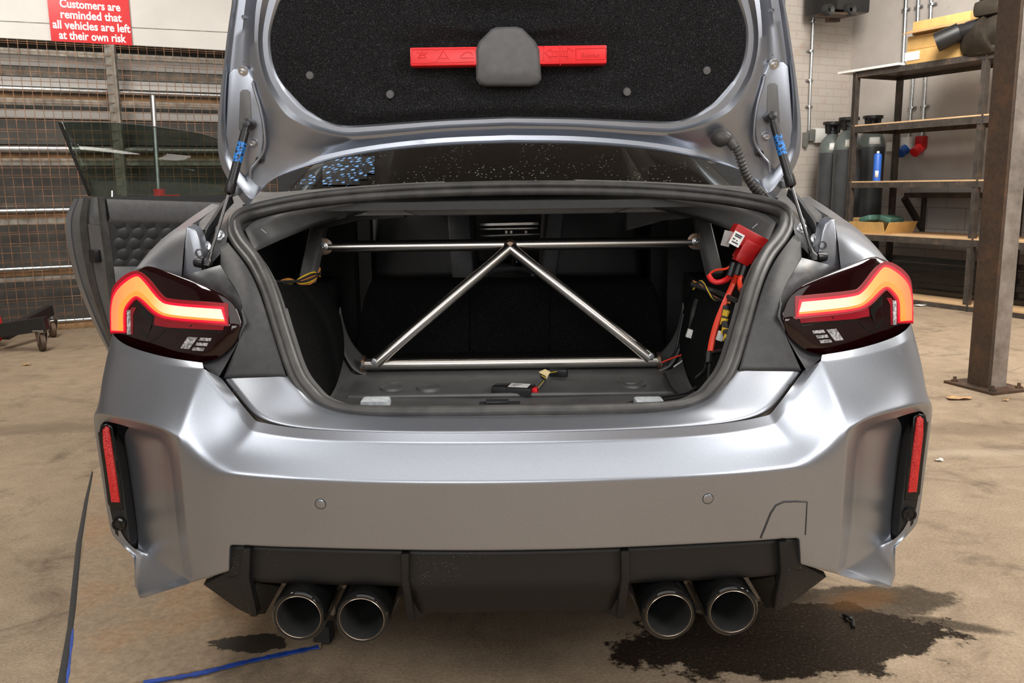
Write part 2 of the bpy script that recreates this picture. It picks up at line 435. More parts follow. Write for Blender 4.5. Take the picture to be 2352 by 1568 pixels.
c = t.ramp(n1, [(.3, (.56, .54, .51)), (.7, (.68, .66, .63))])
c = t.mix(t.ramp(n2, [(.68, (0, 0, 0)), (.74, (1, 1, 1))]), c, (.35, .30, .25, 1)); t.set(c, .75); M['board'] = t.m
def brick(name, c1, c2, mort, su, sv, axis):
    t = NT(name); P = t.pos()
    d1 = t.add('ShaderNodeVectorMath', operation='DOT_PRODUCT'); t.L(P, d1.inputs[0]); d1.inputs[1].default_value = axis
    z = t.xyz()[2]; cb = t.add('ShaderNodeCombineXYZ'); t.L(d1.outputs['Value'], cb.inputs[0]); t.L(z, cb.inputs[1])
    b = t.add('ShaderNodeTexBrick'); t.L(cb.outputs[0], b.inputs['Vector']); b.inputs['Scale'].default_value = 1
    b.inputs['Brick Width'].default_value = su; b.inputs['Row Height'].default_value = sv; b.inputs['Mortar Size'].default_value = .006
    b.inputs['Color1'].default_value = c1; b.inputs['Color2'].default_value = c2; b.inputs['Mortar'].default_value = mort
    n = t.noise(4, 6, .7, P); n2 = t.noise(18, 4, .7, P)
    c = t.mix(t.ramp(n, [(.58, (0, 0, 0)), (.7, (1, 1, 1))]), b.outputs[0], (.42, .30, .24, 1))
    c = t.mix(t.ramp(n2, [(.68, (0, 0, 0)), (.72, (1, 1, 1))]), c, (.13, .09, .07, 1))
    t.set(c, .85).bump(b.outputs[1], -.35, .008); return t.m
M['brick'] = brick('painted_brick', (.45, .41, .37, 1), (.43, .385, .345, 1), (.38, .335, .295, 1), .24, .085, tuple(RA))
M['block'] = brick('painted_blockwork', (.47, .44, .415, 1), (.44, .41, .385, 1), (.30, .27, .25, 1), .45, .22, tuple(RN))
M['ceiling'] = simple('ceiling_sheet', (.20, .19, .18), .8, 0, .1, 3)
M['darkwall'] = simple('dark_boarding', (.085, .078, .07), .7, 0, .3, 5)  # boarding colour darkened for the shade behind the cage
M['rust'] = None
t = NT('rusty_steel'); n = t.noise(5, 6, .7); n2 = t.noise(45, 4, .7)
c = t.ramp(n, [(.3, (.045, .032, .024)), (.52, (.085, .052, .034)), (.68, (.16, .075, .035))])
t.set(t.mix(.3, c, t.ramp(n2, [(.3, (.03, .022, .018)), (.7, (.14, .10, .075))])), .55, .35).bump(n2, .2, .004); M['rust'] = t.m
t = NT('worn_rolled_steel'); n = t.noise(6, 6, .7)
t.set(t.ramp(n, [(.3, (.17, .145, .125)), (.55, (.34, .30, .27)), (.75, (.46, .42, .39))]), .45, .5); M['rolled'] = t.m
t = NT('dark_angle_iron'); n = t.noise(9, 6, .7)
t.set(t.ramp(n, [(.3, (.035, .030, .027)), (.55, (.075, .064, .056)), (.75, (.17, .105, .07))]), .5, .4); M['angle'] = t.m
M['greyrail'] = simple('weathered_grey_steel', (.22, .20, .17), .6, .4, .4, 14)
t = NT('rusty_wire'); n = t.noise(8, 4); t.set(t.ramp(n, [(.35, (.09, .05, .03)), (.6, (.24, .12, .06)), (.75, (.30, .22, .16))]), .6, .4); M['wire'] = t.m
M['galv'] = simple('galvanised_steel', (.52, .54, .55), .28, 1, .2, 30)
t = NT('brown_timber'); n = t.noise(6, 5, .6); t.set(t.ramp(n, [(.3, (.16, .085, .035)), (.55, (.33, .185, .08)), (.75, (.45, .27, .13))]), .6); M['timber'] = t.m
t = NT('chipboard'); n = t.noise(90, 4, .7); n2 = t.noise(5, 3); t.set(t.mix(.4, t.ramp(n, [(.3, (.40, .245, .12)), (.7, (.62, .42, .23))]), t.ramp(n2, [(.3, (.36, .21, .10)), (.7, (.62, .43, .25))])), .7); M['chip'] = t.m
M['card'] = simple('cardboard', (.58, .355, .125), .75, 0, .12, 12)
M['cardin'] = simple('cardboard_brown', (.42, .25, .11), .8, 0, .2, 12)
M['signred'] = simple('red_sign_board', (.62, .008, .012), .4, 0, .05, 10)
M['signwhite'] = simple('white_lettering', (.86, .84, .82), .5, 0, .03, 20)
t = NT('grey_gas_cylinder'); n = t.noise(5, 5, .6); n2 = t.noise(22, 4, .8)
c = t.ramp(n, [(.3, (.038, .042, .046)), (.7, (.065, .07, .076))]); c = t.mix(t.ramp(n2, [(.7, (0, 0, 0)), (.75, (1, 1, 1))]), c, (.25, .24, .23, 1)); t.set(c, .38, .1); M['cylinder'] = t.m
M['cylneck'] = simple('grey_green_cylinder_shoulder', (.115, .135, .13), .35, .1, .12, 10)
M['shutter'] = simple('dusty_shutter', (.23, .215, .18), .55, .3, .2, 4)
M['greypaint'] = simple('grey_painted_steel', (.16, .165, .155), .5, .2, .2, 8)
M['castiron'] = simple('dirty_cast_alloy', (.040, .032, .024), .5, .4, .35, 10, .3, 60)
M['bluepaint'] = simple('blue_floor_paint', (.012, .055, .33), .5, 0, .3, 30)
t = NT('steel_floor_plate'); n = t.noise(2.2, 6, .7); n2 = t.noise(60, 4, .7)
c = t.ramp(n, [(.3, (.20, .145, .095)), (.5, (.30, .22, .145)), (.63, (.33, .19, .09)), (.75, (.36, .27, .18))]); c = t.mix(.35, c, t.ramp(n2, [(.3, (.10, .075, .05)), (.7, (.5, .38, .26))]))
P = t.pos(); px_, py_, pz_ = t.xyz(); c0 = G(580, 1482)
d = t.math('SQRT', t.math('ADD', t.math('POWER', t.math('DIVIDE', t.math('SUBTRACT', px_, c0.x), .10), 2), t.math('POWER', t.math('DIVIDE', t.math('SUBTRACT', py_, c0.y), .045), 2)))
d = t.math('ADD', d, t.math('MULTIPLY', t.math('SUBTRACT', t.noise(16, 6, .7, P), .5), 1.5)); c = t.mix(t.maprange(d, .92, 1.05, .92, 0), c, (.012, .009, .007, 1))
n3 = t.noise(3.1, 5, .7); t.set(t.mix(t.ramp(n3, [(.66, (0, 0, 0)), (.74, (1, 1, 1))]), c, (.22, .22, .24, 1)), .65, .1).bump(n2, .2, .003); M['plate'] = t.m
M['rim'] = simple('scorched_steel_rim', (.50, .40, .31), .3, .9, .1, 30)
M['leaf'] = simple('dry_leaf', (.42, .26, .13), .7, 0, .3, 30)
M['green'] = simple('green_packet', (.055, .13, .10), .5, 0, .2, 20)
M['seat'] = simple('black_leather', (.022, .022, .023), .5, 0, .2, 20)
M['seatgrey'] = simple('dark_grey_leather', (.085, .085, .09), .5, 0, .2, 20)
M['tyre'] = simple('tyre_rubber', (.015, .015, .015), .8, 0, .2, 30)
M['slate'] = simple('grey_felt_pad', (.30, .32, .34), .9, 0, .25, 120)
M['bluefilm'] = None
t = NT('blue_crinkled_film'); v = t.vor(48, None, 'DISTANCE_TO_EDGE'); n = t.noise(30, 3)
t.set(t.ramp(t.math('MULTIPLY', v, 1), [(.20, (.004, .005, .006)), (.25, (.06, .22, .55)), (.5, (.35, .62, .9))]), .3); M['bluefilm'] = t.m  # flecks paint the blue reflections seen on the glass
# ================================================================ the car
car = thing('car', 'satin grey coupe seen from behind with its boot lid raised and tail lights lit', 'car', (0, 2.2, 0))
def W(p, dx=0, dy=0, dz=0): return ('w', p[0] + dx, p[1] + dy, p[2] + dz)
def SS(c): return S(*c)
# ---------------------------------------------------------------- bumper cover
B = dict(
 s0=(0, 995, .053), s1=(300, 991, .058), s2=(505, 979, .077), s3=(590, 960, .099), s4=(622, 922, .132), s5=(668, 860, .190),
 t0=(0, 1018, .05), t1=(300, 1014, .055), t2=(505, 1003, .073), t3=(600, 984, .095), t4=(634, 948, .125), t5=(709, 838, .180),
 m0=(0, 1064, .027), m1=(300, 1060, .033), m2=(532, 1048, .053), y2=(640, 1030, .08), y=(680, 996, .108),
 c0=(0, 1108, 0), c1=(300, 1104, .008), c2=(560, 1092, .03), J=(675, 1076, .055), n=(724, 1042, .083), M=(768, 1000, .105),
 d0=(0, 1190, .008), d1=(300, 1186, .016), d2=(560, 1172, .038), d3=(668, 1160, .058), x=(714, 1150, .078), d4=(757, 1140, .105),
 e0=(0, 1268, .018), e1=(300, 1262, .026), e2=(560, 1251, .048), e3=(654, 1245, .064), ex=(700, 1243, .082), e4=(748, 1240, .11),
 G=(656, 1305, .078), gx=(697, 1318, .09), F=(738, 1329, .12),
 l0=(712, 824, .196), l1=(795, 812, .226), l2=(886, 785, .278), l3=(912, 763, .325), l4=(926, 742, .38),
 o1=(795, 832, .212), o2=(890, 806, .265), o3=(920, 788, .31), o4=(933, 770, .38),
 p0=(742, 925, .135), p1=(838, 908, .178), p2=(915, 882, .245), p3=(943, 870, .29), p4=(953, 860, .345),
 q1=(806, 970, .125), q2=(880, 952, .165), q3=(948, 936, .23), q4=(967, 944, .305),
 Bo=(929, 1218, .28), C=(874, 1268, .24),
 M_=(790, 1016, .168), q1_=(810, 989, .172), q2_=(881, 970, .205), q3_=(938, 952, .262), q4_=(954, 962, .295), B_=(917, 1214, .27), C_=(868, 1252, .25),
 d4_=(779, 1140, .162), e4_=(771, 1240, .162), F_=(759, 1315, .168),
 a0=(896, 985, .30), a1=(886, 1050, .30), a2=(874, 1140, .30), a3=(861, 1248, .285),
 z0=(818, 1006, .225), z2=(802, 1140, .205), z3=(794, 1235, .202), w=(838, 1262, .262),
 D=(876, 1335, .25), E=(866, 1358, .205), Eo=(864, 1366, .212))
for k, src, dy, dz in (('e0b', 'e0', .07, .01), ('e1b', 'e1', .07, .01), ('e2b', 'e2', .07, .01), ('e3b', 'e3', .07, 0), ('Gb', 'G', .09, .01), ('gxb', 'gx', .1, .01), ('Fb', 'F', .12, 0), ('Eb', 'Eo', .14, .02), ('Db', 'D', .12, 0), ('Cb', 'C', .12, 0), ('Bb', 'Bo', .25, 0)):
    B[k] = W(SS(B[src]), -.01 if k in ('Db', 'Cb', 'Bb') else 0, dy, dz)
for k, src, X in (('q5', 'q4', .938), ('p5', 'p4', .935), ('o5', 'o4', .925), ('l5', 'l4', .918)):
    p = SS(B[src]); B[k] = ('w', X, .62, p.z)
bf = ['s0 s1 t1 t0', 's1 s2 t2 t1', 's2 s3 t3 t2', 's3 s4 t4 t3', 's4 s5 t5 t4',
 't0 t1 m1 m0', 't1 t2 m2 m1', 't2 t3 y2 m2', 't3 t4 y y2', 't4 t5 p0 y',
 'm0 m1 c1 c0', 'm1 m2 c2 c1', 'm2 y2 J c2', 'y2 y n J', 'y p0 M n',
 'c0 c1 d1 d0', 'c1 c2 d2 d1', 'c2 J d3 d2', 'J n x d3', 'n M d4 x',
 'd0 d1 e1 e0', 'd1 d2 e2 e1', 'd2 d3 e3 e2', 'd3 x ex e3', 'x d4 e4 ex', 'e3 ex gx G', 'ex e4 F gx',
 'e0 e1 e1b e0b', 'e1 e2 e2b e1b', 'e2 e3 e3b e2b', 'e3 G Gb e3b', 'G gx gxb Gb', 'gx F Fb gxb', 'F Eo Eb Fb', 'Eo E D Db Eb', 'D C Cb Db',
 'l0 l1 o1 t5', 'l1 l2 o2 o1', 'l2 l3 o3 o2', 'l3 l4 o4 o3', 'l4 l5 o5 o4',
 't5 o1 p1 p0', 'o1 o2 p2 p1', 'o2 o3 p3 p2', 'o3 o4 p4 p3', 'o4 o5 p5 p4',
 'p0 p1 q1 M', 'p1 p2 q2 q1', 'p2 p3 q3 q2', 'p3 p4 q4 q3', 'p4 p5 q5 q4', 'q4 q5 Bb Bo', 'Bo Bb Cb C',
 'M q1 q1_ M_', 'q1 q2 q2_ q1_', 'q2 q3 q3_ q2_', 'q3 q4 q4_ q3_', 'q4 Bo B_ q4_', 'Bo C C_ B_', 'd4 M M_ d4_', 'e4 d4 d4_ e4_', 'F e4 e4_ F_',
 'M_ q1_ z0', 'q1_ q2_ a0 z0', 'd4_ M_ z0 z2', 'e4_ d4_ z2 z3', 'F_ e4_ z3 w', 'z0 a0 a1 a2 z2', 'z2 a2 a3 z3', 'z3 a3 w',
 'w a3 C_', 'w C_ C D', 'F_ w D E', 'F F_ E Eo']
bcr = [('s0 s1 s2 s3 s4 s5', 1), ('t0 t1 t2 t3 t4 t5', .95), ('t3 s3', .5), ('c0 c1 c2', .55), ('c2 J', .5), ('y2 J', .35), ('y2 t3', .5), ('J n M', .35), ('e0 e1 e2 e3', .95), ('e3 G', .95), ('e3 e3b', .9), ('G gx F Eo', .7), ('G Gb', .8), ('Eo E', .9), ('Eo Eb', .8),
 ('t5 p0 M', .55), ('M d4 e4 F', .85), ('M q1 q2 q3 q4', .85), ('q4 Bo C', .9), ('Bo Bb', .8), ('C Cb', .8), ('M_ d4_ e4_ F_', .8), ('F_ E', .85), ('M_ q1_ q2_ q3_ q4_', .8), ('q4_ B_ C_', .9),
 ('t5 o1 o2 o3 o4', .6), ('l0 l1 l2 l3 l4', 1), ('w C_', .5), ('F_ w', .35), ('C D', .9), ('D Db', .8), ('D E', .6), ('E Eb', .5), ('F F_', .8), ('q4 q5', .6), ('l0 t5', .8), ('z0 z2 z3', .2)]
bumper = cage('bumper', B, bf, M['paint'], car, bcr, sub=4)
# ---------------------------------------------------------------- rear panel under the boot opening
P = dict(i0=(0, 964, .10), i1=(300, 961, .104), i2=(425, 946, .117), i3=(470, 916, .132), i4=(496, 880, .15), i5=(516, 858, .166),
 r0=(0, 993.5, .054), r1=(300, 989.5, .059), r2=(495, 979, .077), r3=(585, 957, .10), r4=(616, 920, .133), r5=(662, 861, .190))
for k in range(6):
    P['k%d' % k] = W(SS(P['i%d' % k]), 0, .05, .004); P['g%d' % k] = W(SS(P['r%d' % k]), 0, .03, -.03)
cage('rear_panel', P, ['%s%d %s%d %s%d %s%d' % (a, k, a, k + 1, b, k + 1, b, k) for k in range(5) for a, b in (('i', 'r'), ('k', 'i'), ('r', 'g'))], M['paint'], car,
     [('r0 r1 r2 r3 r4 r5', .9), ('i0 i1 i2 i3 i4 i5', .4)], sub=3)
# ---------------------------------------------------------------- weatherstrip round the boot opening
SEAL = [(0, 949, .125), (180, 949, .126), (360, 944, .133), (432, 926, .145), (468, 895, .155), (498, 850, .172), (526, 766, .215), (558, 659, .285), (587, 596, .345), (620, 553, .41), (634, 520, .455), (628, 494, .495), (582, 475, .545), (473, 455, .60), (325, 441, .64), (160, 434, .655), (0, 432, .66)]
def seal_path_old(off, dy=0):
    half = [Vector((u, v, Y)) for u, v, Y in SEAL]; out = []
    for i, p in enumerate(half):
        a, b = half[max(i - 1, 0)], half[min(i + 1, len(half) - 1)]
        tx, ty = b.x - a.x, b.y - a.y; l = math.hypot(tx, ty)
        nx, ny = ty / l, -tx / l                 # outward (right-hand half, running up)
        if i in (0, len(half) - 1): nx = 0; ny = 1 if i == 0 else -1
        out.append(S(p.x - nx * -off if i not in (0, len(half) - 1) else 0, p.y + ny * off, p.z + dy))
    r = spline(out, 8)
    return r + [mir(p) for p in r[-2:0:-1]]
def seal_path(off, dy=0):
    half = [Vector((u, v, Y)) for u, v, Y in SEAL]; full = half + [Vector((-p.x, p.y, p.z)) for p in half[-2:0:-1]]; out = []; n = len(full)
    for i, p in enumerate(full):
        a, b = full[i - 1], full[(i + 1) % n]; tx, ty = b.x - a.x, b.y - a.y; l = math.hypot(tx, ty)
        out.append(S(p.x - ty / l * off, p.y + tx / l * off, p.z + dy))
    return spline(out, 8, closed=True)
s = MB()
s.sweep(seal_path(-6, .004), .0125, 12, closed=True)
s.sweep(seal_path(9, 0), .009, 10, closed=True)
s.sweep(seal_path(2, .012), .014, 10, closed=True)
seal = s.build('weatherstrip', M['rubber'], car, sharp=60)
# inner flange of the opening, behind the seal
s = MB(); a_ = seal_path(-2, .014)
inn = [Vector((p.x * .975, p.y + .045, p.z + (.002 if p.z < .9 else -.015))) for p in a_]
s.loft([a_, inn], closed=True); s.build('opening_flange', M['inner'], car, sharp=60)
# ---------------------------------------------------------------- plastic trim, lamp pocket, channel, quarter panel, each side
for sd in (1, -1):
    V = dict(a0=(520, 858, .168), a1=(546, 766, .212), a2=(578, 659, .278), a3=(607, 600, .338), a4=(650, 548, .41),
             m0=(590, 860, .178), m1=(588, 772, .20), m2=(598, 668, .255), m3=(628, 612, .315), m4=(660, 556, .405),
             b0=(664, 860, .190), b1=(632, 785, .200), b2=(607, 735, .215), b3=(622, 672, .262), b4=(652, 632, .31), b5=(668, 602, .36), b6=(667, 560, .40))
    cage('boot_side_trim', V, ['a0 a1 m1 m0', 'a1 a2 m2 m1', 'a2 a3 m3 m2', 'a3 a4 m4 m3', 'm0 m1 b1 b0', 'm1 m2 b3 b2 b1', 'm2 m3 b4 b3', 'm3 m4 b6 b5 b4'], M['trim'], car,
         [('a0 m0 b0', 1), ('b0 b1 b2 b3 b4 b5 b6', .5)], side=sd, sub=3, solid=.006)
    # lamp pocket
    V = dict(b0=(676, 860, .20), b1=(632, 785, .202), b2=(606, 735, .217), b3=(620, 672, .262), b4=(650, 630, .31), b5=(668, 600, .36), b6=(760, 625, .36),
             c0=(716, 826, .24), c1=(655, 790, .255), c2=(628, 735, .265), c3=(645, 690, .30), c4=(680, 660, .34), c6=(760, 632, .38))
    cage('lamp_pocket', V, ['b0 b1 c1 c0', 'b1 b2 c2 c1', 'b2 b3 c3 c2', 'b3 b4 c4 c3', 'b4 b5 b6 c6 c4'], M['channel'], car, [('b0 b1 b2 b3 b4', .6)], side=sd, sub=3)
    # rain channel between seal and quarter panel
    V = dict(a0=(655, 560, .41), a1=(650, 530, .46), a2=(640, 492, .51), a3=(590, 468, .57), a4=(470, 448, .635), a5=(325, 434, .675), a6=(150, 426, .69),
             b0=(690, 600, .405), b1=(690, 560, .47), b2=(676, 512, .58), b3=(630, 470, .70), b4=(560, 437, .80), b5=(325, 420, .80), b6=(150, 414, .80),
             c0=(742, 628, .40), c1=(748, 575, .47), c2=(735, 515, .60), c3=(672, 462, .80), c4=(600, 425, .95))
    cage('rain_channel', V, ['a%d a%d b%d b%d' % (k, k + 1, k + 1, k) for k in range(6)] + ['b%d b%d c%d c%d' % (k, k + 1, k + 1, k) for k in range(4)], M['channel'], car, [('b0 b1 b2 b3 b4', .3), ('c0 c1 c2 c3', .5)], side=sd, sub=3)
    # flange tab standing beside the strut foot
    s = MB(); o_ = [S(u, v, Y) for u, v, Y in ((757, 634, .395), (712, 632, .395), (705, 590, .395), (716, 540, .395), (724, 522, .395), (736, 513, .395), (746, 513, .395))]
    if sd < 0: o_ = [mir(p) for p in o_]
    s.prism(o_, (0, .04, .005), bev=.004)
    tab = s.build('gutter_tab', M['paint'], car, sharp=50)
    s = MB(); c_ = S(716, 572, .394); c_ = c_ if sd > 0 else mir(c_)
    s.lathe(c_, (-.25 * sd, -1, .1), [(.0, -.002), (.006, -.002), (.007, .0015), (.0095, .0015), (.0105, -.004)], 20); s.build('grommet', M['black'], tab)
    # quarter panel: rear face above the lamp, shoulder and flank
    V = dict(e0=(746, 511, .40), e1=(752, 570, .39), e2=(758, 634, .38), f2=(836, 594, .43), f1=(826, 572, .45), f0=(776, 519, .50),
             g3=(870, 612, .46), g2=(838, 568, .56), g1=(782, 515, .68), g0=(690, 458, 1.0), i0=(668, 462, 1.0), i1=(720, 500, .68), h3=(921, 668, .48), h4=(923, 735, .44), l0=('w', .93, .62, .80))
    for k, (yy, xs, zs) in enumerate(((.62, .915, .97), (.8, .915, 1.0), (1.05, .905, 1.02))):
        V['k%d' % k] = ('w', xs, yy, zs)
    cage('quarter_panel', V, ['e0 e1 f1 f0', 'e1 e2 f2 f1', 'f0 f1 g2 g1', 'f1 f2 g3 g2', 'e0 f0 g1 i1', 'i1 g1 g0 i0', 'g3 h3 k0', 'g3 k0 g2', 'g2 k0 k1 g1', 'g1 k1 k2 g0', 'h3 h4 l0 k0'], M['paint'], car,
         [('e0 e1 e2', .9), ('e2 f2 g3', .9), ('f0 f1', .2), ('g1 g2 g3', .25), ('g1 g0', .4), ('e0 i1 i0', .6)], side=sd, sub=3)
# ---------------------------------------------------------------- flank shells, roof, bonnet (the body beyond what the boot hides)
RW, FW, AX = 1.0, 3.75, .34
def arch(y):
    for a in (RW, FW):
        d = abs(y - a)
        if d < .40: return AX + math.sqrt(max(0, .40 ** 2 - d * d)) * .97
    return .2 if 1.4 < y < 3.35 else .26
YS = [.60, .605, .68, .78, .9, 1.0, 1.1, 1.22, 1.32, 1.395, 1.405, 1.55, 2.0, 2.45, 2.85, 3.1, 3.345, 3.36, 3.45, 3.6, 3.75, 3.9, 4.05, 4.14, 4.16, 4.3, 4.45, 4.52]
def shoulder(y):
    T = [(.6, .88, 1.00), (.8, .885, 1.02), (1.2, .885, 1.03), (1.7, .87, 1.0), (2.4, .87, .99), (3.2, .87, .96), (3.9, .84, .90), (4.3, .74, .82), (4.52, .60, .74)]
    for (a, xa, za), (b, xb, zb) in zip(T, T[1:]):
        if a <= y <= b: k = (y - a) / (b - a); return xa + (xb - xa) * k, za + (zb - za) * k
    return T[-1][1:]
def flank(y):
    T = [(.6, .932), (1.0, .943), (1.4, .935), (1.8, .90), (2.6, .895), (3.3, .915), (3.75, .93), (4.1, .92), (4.35, .85), (4.52, .68)]
    for (a, xa), (b, xb) in zip(T, T[1:]):
        if a <= y <= b: return xa + (xb - xa) * (y - a) / (b - a)
    return T[-1][1]
for sd in (1, -1):
    for nm, ya, yb, skip in (('rear_flank', .60, 1.55, 0), ('door_skin', 1.55, 2.85, 1), ('front_wing', 2.85, 4.52, 0)):
        if skip and sd < 0: continue
        ys = [y for y in YS if ya - 1e-6 <= y <= yb + 1e-6]; rows = []
        for y in ys:
            xs, zs = shoulder(y); xf = flank(y); zb = arch(y); zm = max(.66, zb + .02)
            r = [(xs - .10, y, zs + .012), (xs - .02, y, zs + .005), (xs + .005, y, zs - .03), ((xs + xf) / 2 + .012, y, (zs + zm) / 2), (xf, y, zm), (xf, y, (zm + zb) / 2), (xf - .015, y, zb), (xf - .10, y, zb)]
            rows.append([Vector((p[0] * sd, p[1], p[2])) for p in r])
        s = MB(); s.loft(rows); s.build(nm, M['paint'], car, sharp=50)
s = MB(); rows = []
for y, hw, z, dz in ((1.52, .50, 1.375, .015), (1.7, .53, 1.395, .02), (2.1, .55, 1.405, .022), (2.5, .55, 1.395, .02), (2.75, .53, 1.37, .015)):
    rows.append([Vector((hw * k / 4, y, z - dz * (k / 4) ** 2)) for k in range(-4, 5)])
s.loft(rows); s.build('roof', M['paint'], car, solid=.02)
s = MB(); rows = []
for y, hw, z in ((3.35, .80, .985), (3.7, .80, .95), (4.1, .74, .88), (4.4, .62, .80), (4.5, .55, .72), (4.53, .52, .45)):
    rows.append([Vector((hw * k / 5, y, z - .05 * abs(k / 5) ** 3)) for k in range(-5, 6)])
s.loft(rows); s.build('bonnet', M['paint'], car, solid=.01)
s = MB(); s.loft([[Vector((k * .50, 2.75, 1.37)) for k in (-1, 0, 1)], [Vector((k * .70, 3.4, .98)) for k in (-1, 0, 1)]]); s.build('windscreen', M['rearglass'], car, solid=.005)
for sd in (1, -1):
    s = MB(); s.sweep([(.52 * sd, 2.76, 1.37), (.74 * sd, 3.38, .97)], .03, 8)
    s.build('windscreen_pillar', M['paint'], car)
    # rear side pillar: window corner up to the roof
    s = MB(); s.loft([[Vector((sd * .70, 1.02, 1.03)), Vector((sd * .83, 1.25, 1.03)), Vector((sd * .84, 1.5, 1.02))], [Vector((sd * .53, 1.50, 1.365)), Vector((sd * .56, 1.58, 1.37)), Vector((sd * .56, 1.72, 1.375))]])
    s.build('roof_pillar', M['paint'], car, solid=.03)
    s = MB(); s.loft([[Vector((sd * .84, 1.5, 1.02)), Vector((sd * .85, 1.75, 1.01))], [Vector((sd * .555, 1.70, 1.375)), Vector((sd * .56, 1.78, 1.38))]])
    s.build('side_window', M['rearglass'], car, solid=.005)
    if sd > 0:
        s = MB(); s.loft([[Vector((.855, 1.77, 1.01)), Vector((.86, 2.4, 1.0)), Vector((.84, 3.1, .98))], [Vector((.56, 1.79, 1.38)), Vector((.56, 2.4, 1.385)), Vector((.55, 2.75, 1.36))]])
        s.build('side_window', M['rearglass'], car, solid=.005)
# underbody and cabin floor keep the inside dark
s = MB(); s.box((0, 2.6, .24), (1.5, 3.6, .04)); s.box((0, 2.5, .45), (1.66, 2.3, .03)); s.box((0, .62, .30), (1.15, .7, .05)); s.box((0, 3.3, .7), (1.6, .06, .55)); s.build('underbody', M['blackm'], car)
for sd in (1, -1):                                 # wheel housings, plus added dark panels blocking light from the door openings
    s = MB(); s.box((sd * .74, 1.0, .60), (.28, .86, .5)); s.box((sd * .70, 1.62, .80), (.26, .10, .85)); s.box((sd * .70, 2.0, .80), (.26, .08, .85)); s.build('wheel_housing', M['blackm'], car)
for (y, sd) in ((RW, 1), (RW, -1), (FW, 1), (FW, -1)):
    s = MB(); c_ = Vector((sd * .80, y, AX))
    s.lathe(c_, (sd, 0, 0), [(.235, -.12), (.31, -.12), (.335, -.10), (.34, -.04), (.34, .06), (.332, .10), (.31, .115), (.245, .115), (.235, .10)], 48)
    wh = s.build('wheel', M['tyre'], car, sharp=30)
    s = MB(); s.lathe(c_, (sd, 0, 0), [(.236, -.12), (.236, .105), (.215, .11), (.205, .07), (.20, -.1)], 40)
    for k in range(10):
        a = k * math.pi / 5; s.bar(c_ + Vector((sd * .05, 0, 0)), c_ + Vector((sd * .085, math.cos(a) * .215, math.sin(a) * .215)), .03, .02)
    s.lathe(c_, (sd, 0, 0), [(0, .09), (.05, .09), (.06, .06), (.06, 0)], 20); s.build('rim', M['gloss'], wh, sharp=40)
# ---------------------------------------------------------------- tail lights
LO = [(834, 596), (870, 615), (908, 655), (921, 682), (923, 734), (911, 763), (884, 787), (787, 815), (714, 826), (672, 815), (632, 781), (617, 735), (633, 692), (663, 664), (747, 630)]
def YL(u, v):
    return .195 + .165 * max(0, (u - 625) / 298) ** 1.5 + max(0, 740 - v) * .00055 + .012 * max(0, 700 - u) / 80
def lens_pt(u, v, lift=0.0): return S(u, v, YL(u, v) - lift)
def lerp_(a, b, k): return (a[0] + (b[0] - a[0]) * k, a[1] + (b[1] - a[1]) * k)
def poly_lift(pts, lift, thick, name, mat, parent, sd, bev=0, dens=0):
    """strip between an upper and a lower polyline lying on the lens"""
    top, bot = pts; s = MB()
    def chaikin(pl):
        out = [pl[0]]
        for a, b in zip(pl, pl[1:]): out += [lerp_(a, b, .25), lerp_(a, b, .75)]
        return out + [pl[-1]]
    if len(top) > 4: top, bot = chaikin(chaikin(top)), chaikin(chaikin(bot))
    def res(pl, n=24):
        L = [0]; 
        for a, b in zip(pl, pl[1:]): L.append(L[-1] + math.hypot(b[0] - a[0], b[1] - a[1]))
        out = []
        # resample by index so corners stay paired
        seg = len(pl) - 1; k = max(1, n // seg)
        for i in range(seg):
            for j in range(k): out.append((pl[i][0] + (pl[i + 1][0] - pl[i][0]) * j / k, pl[i][1] + (pl[i + 1][1] - pl[i][1]) * j / k))
        return out + [pl[-1]]
    T, Bt = res(top), res(bot)
    m_ = (lambda p: p) if sd > 0 else mir
    f1 = [m_(lens_pt(u, v, lift)) for u, v in T]; f2 = [m_(lens_pt(u, v, lift)) for u, v in Bt]
    b1 = [p + Vector((0, thick, 0)) for p in f1]; b2 = [p + Vector((0, thick, 0)) for p in f2]
    s.loft([b1, f1, f2, b2]); 
    s.face([f1[0], f2[0], b2[0], b1[0]]); s.face([f1[-1], b1[-1], b2[-1], f2[-1]])
    return s.build(name, mat, parent, sharp=40)
def offset_poly(pl, d, c):
    return [(u + (1 if u > c[0] else -1) * 0 + d[0], v + d[1]) for u, v in pl]
def smooth_loop(pl, k=4, corner=.35):
    """round the corners of a closed pixel outline"""
    out = []; n = len(pl)
    for i in range(n):
        a, b, c = Vector(pl[i - 1]), Vector(pl[i]), Vector(pl[(i + 1) % n])
        p, q = b + (a - b) * corner, b + (c - b) * corner
        for j in range(k + 1):
            t = j / k; out.append(tuple(p * (1 - t) ** 2 + b * (2 * t * (1 - t)) + q * t * t))
    return out
BT = [(668, 702), (789, 692), (812, 680), (850, 629), (864, 621), (905, 651), (920, 684), (920, 747)]
BB = [(660, 730), (783, 720), (816, 709), (852, 671), (868, 668), (886, 688), (893, 703), (893, 749)]
BS = [(661, 725), (783, 714), (814, 703), (846, 662), (866, 655), (895, 678), (904, 697), (904, 748)]
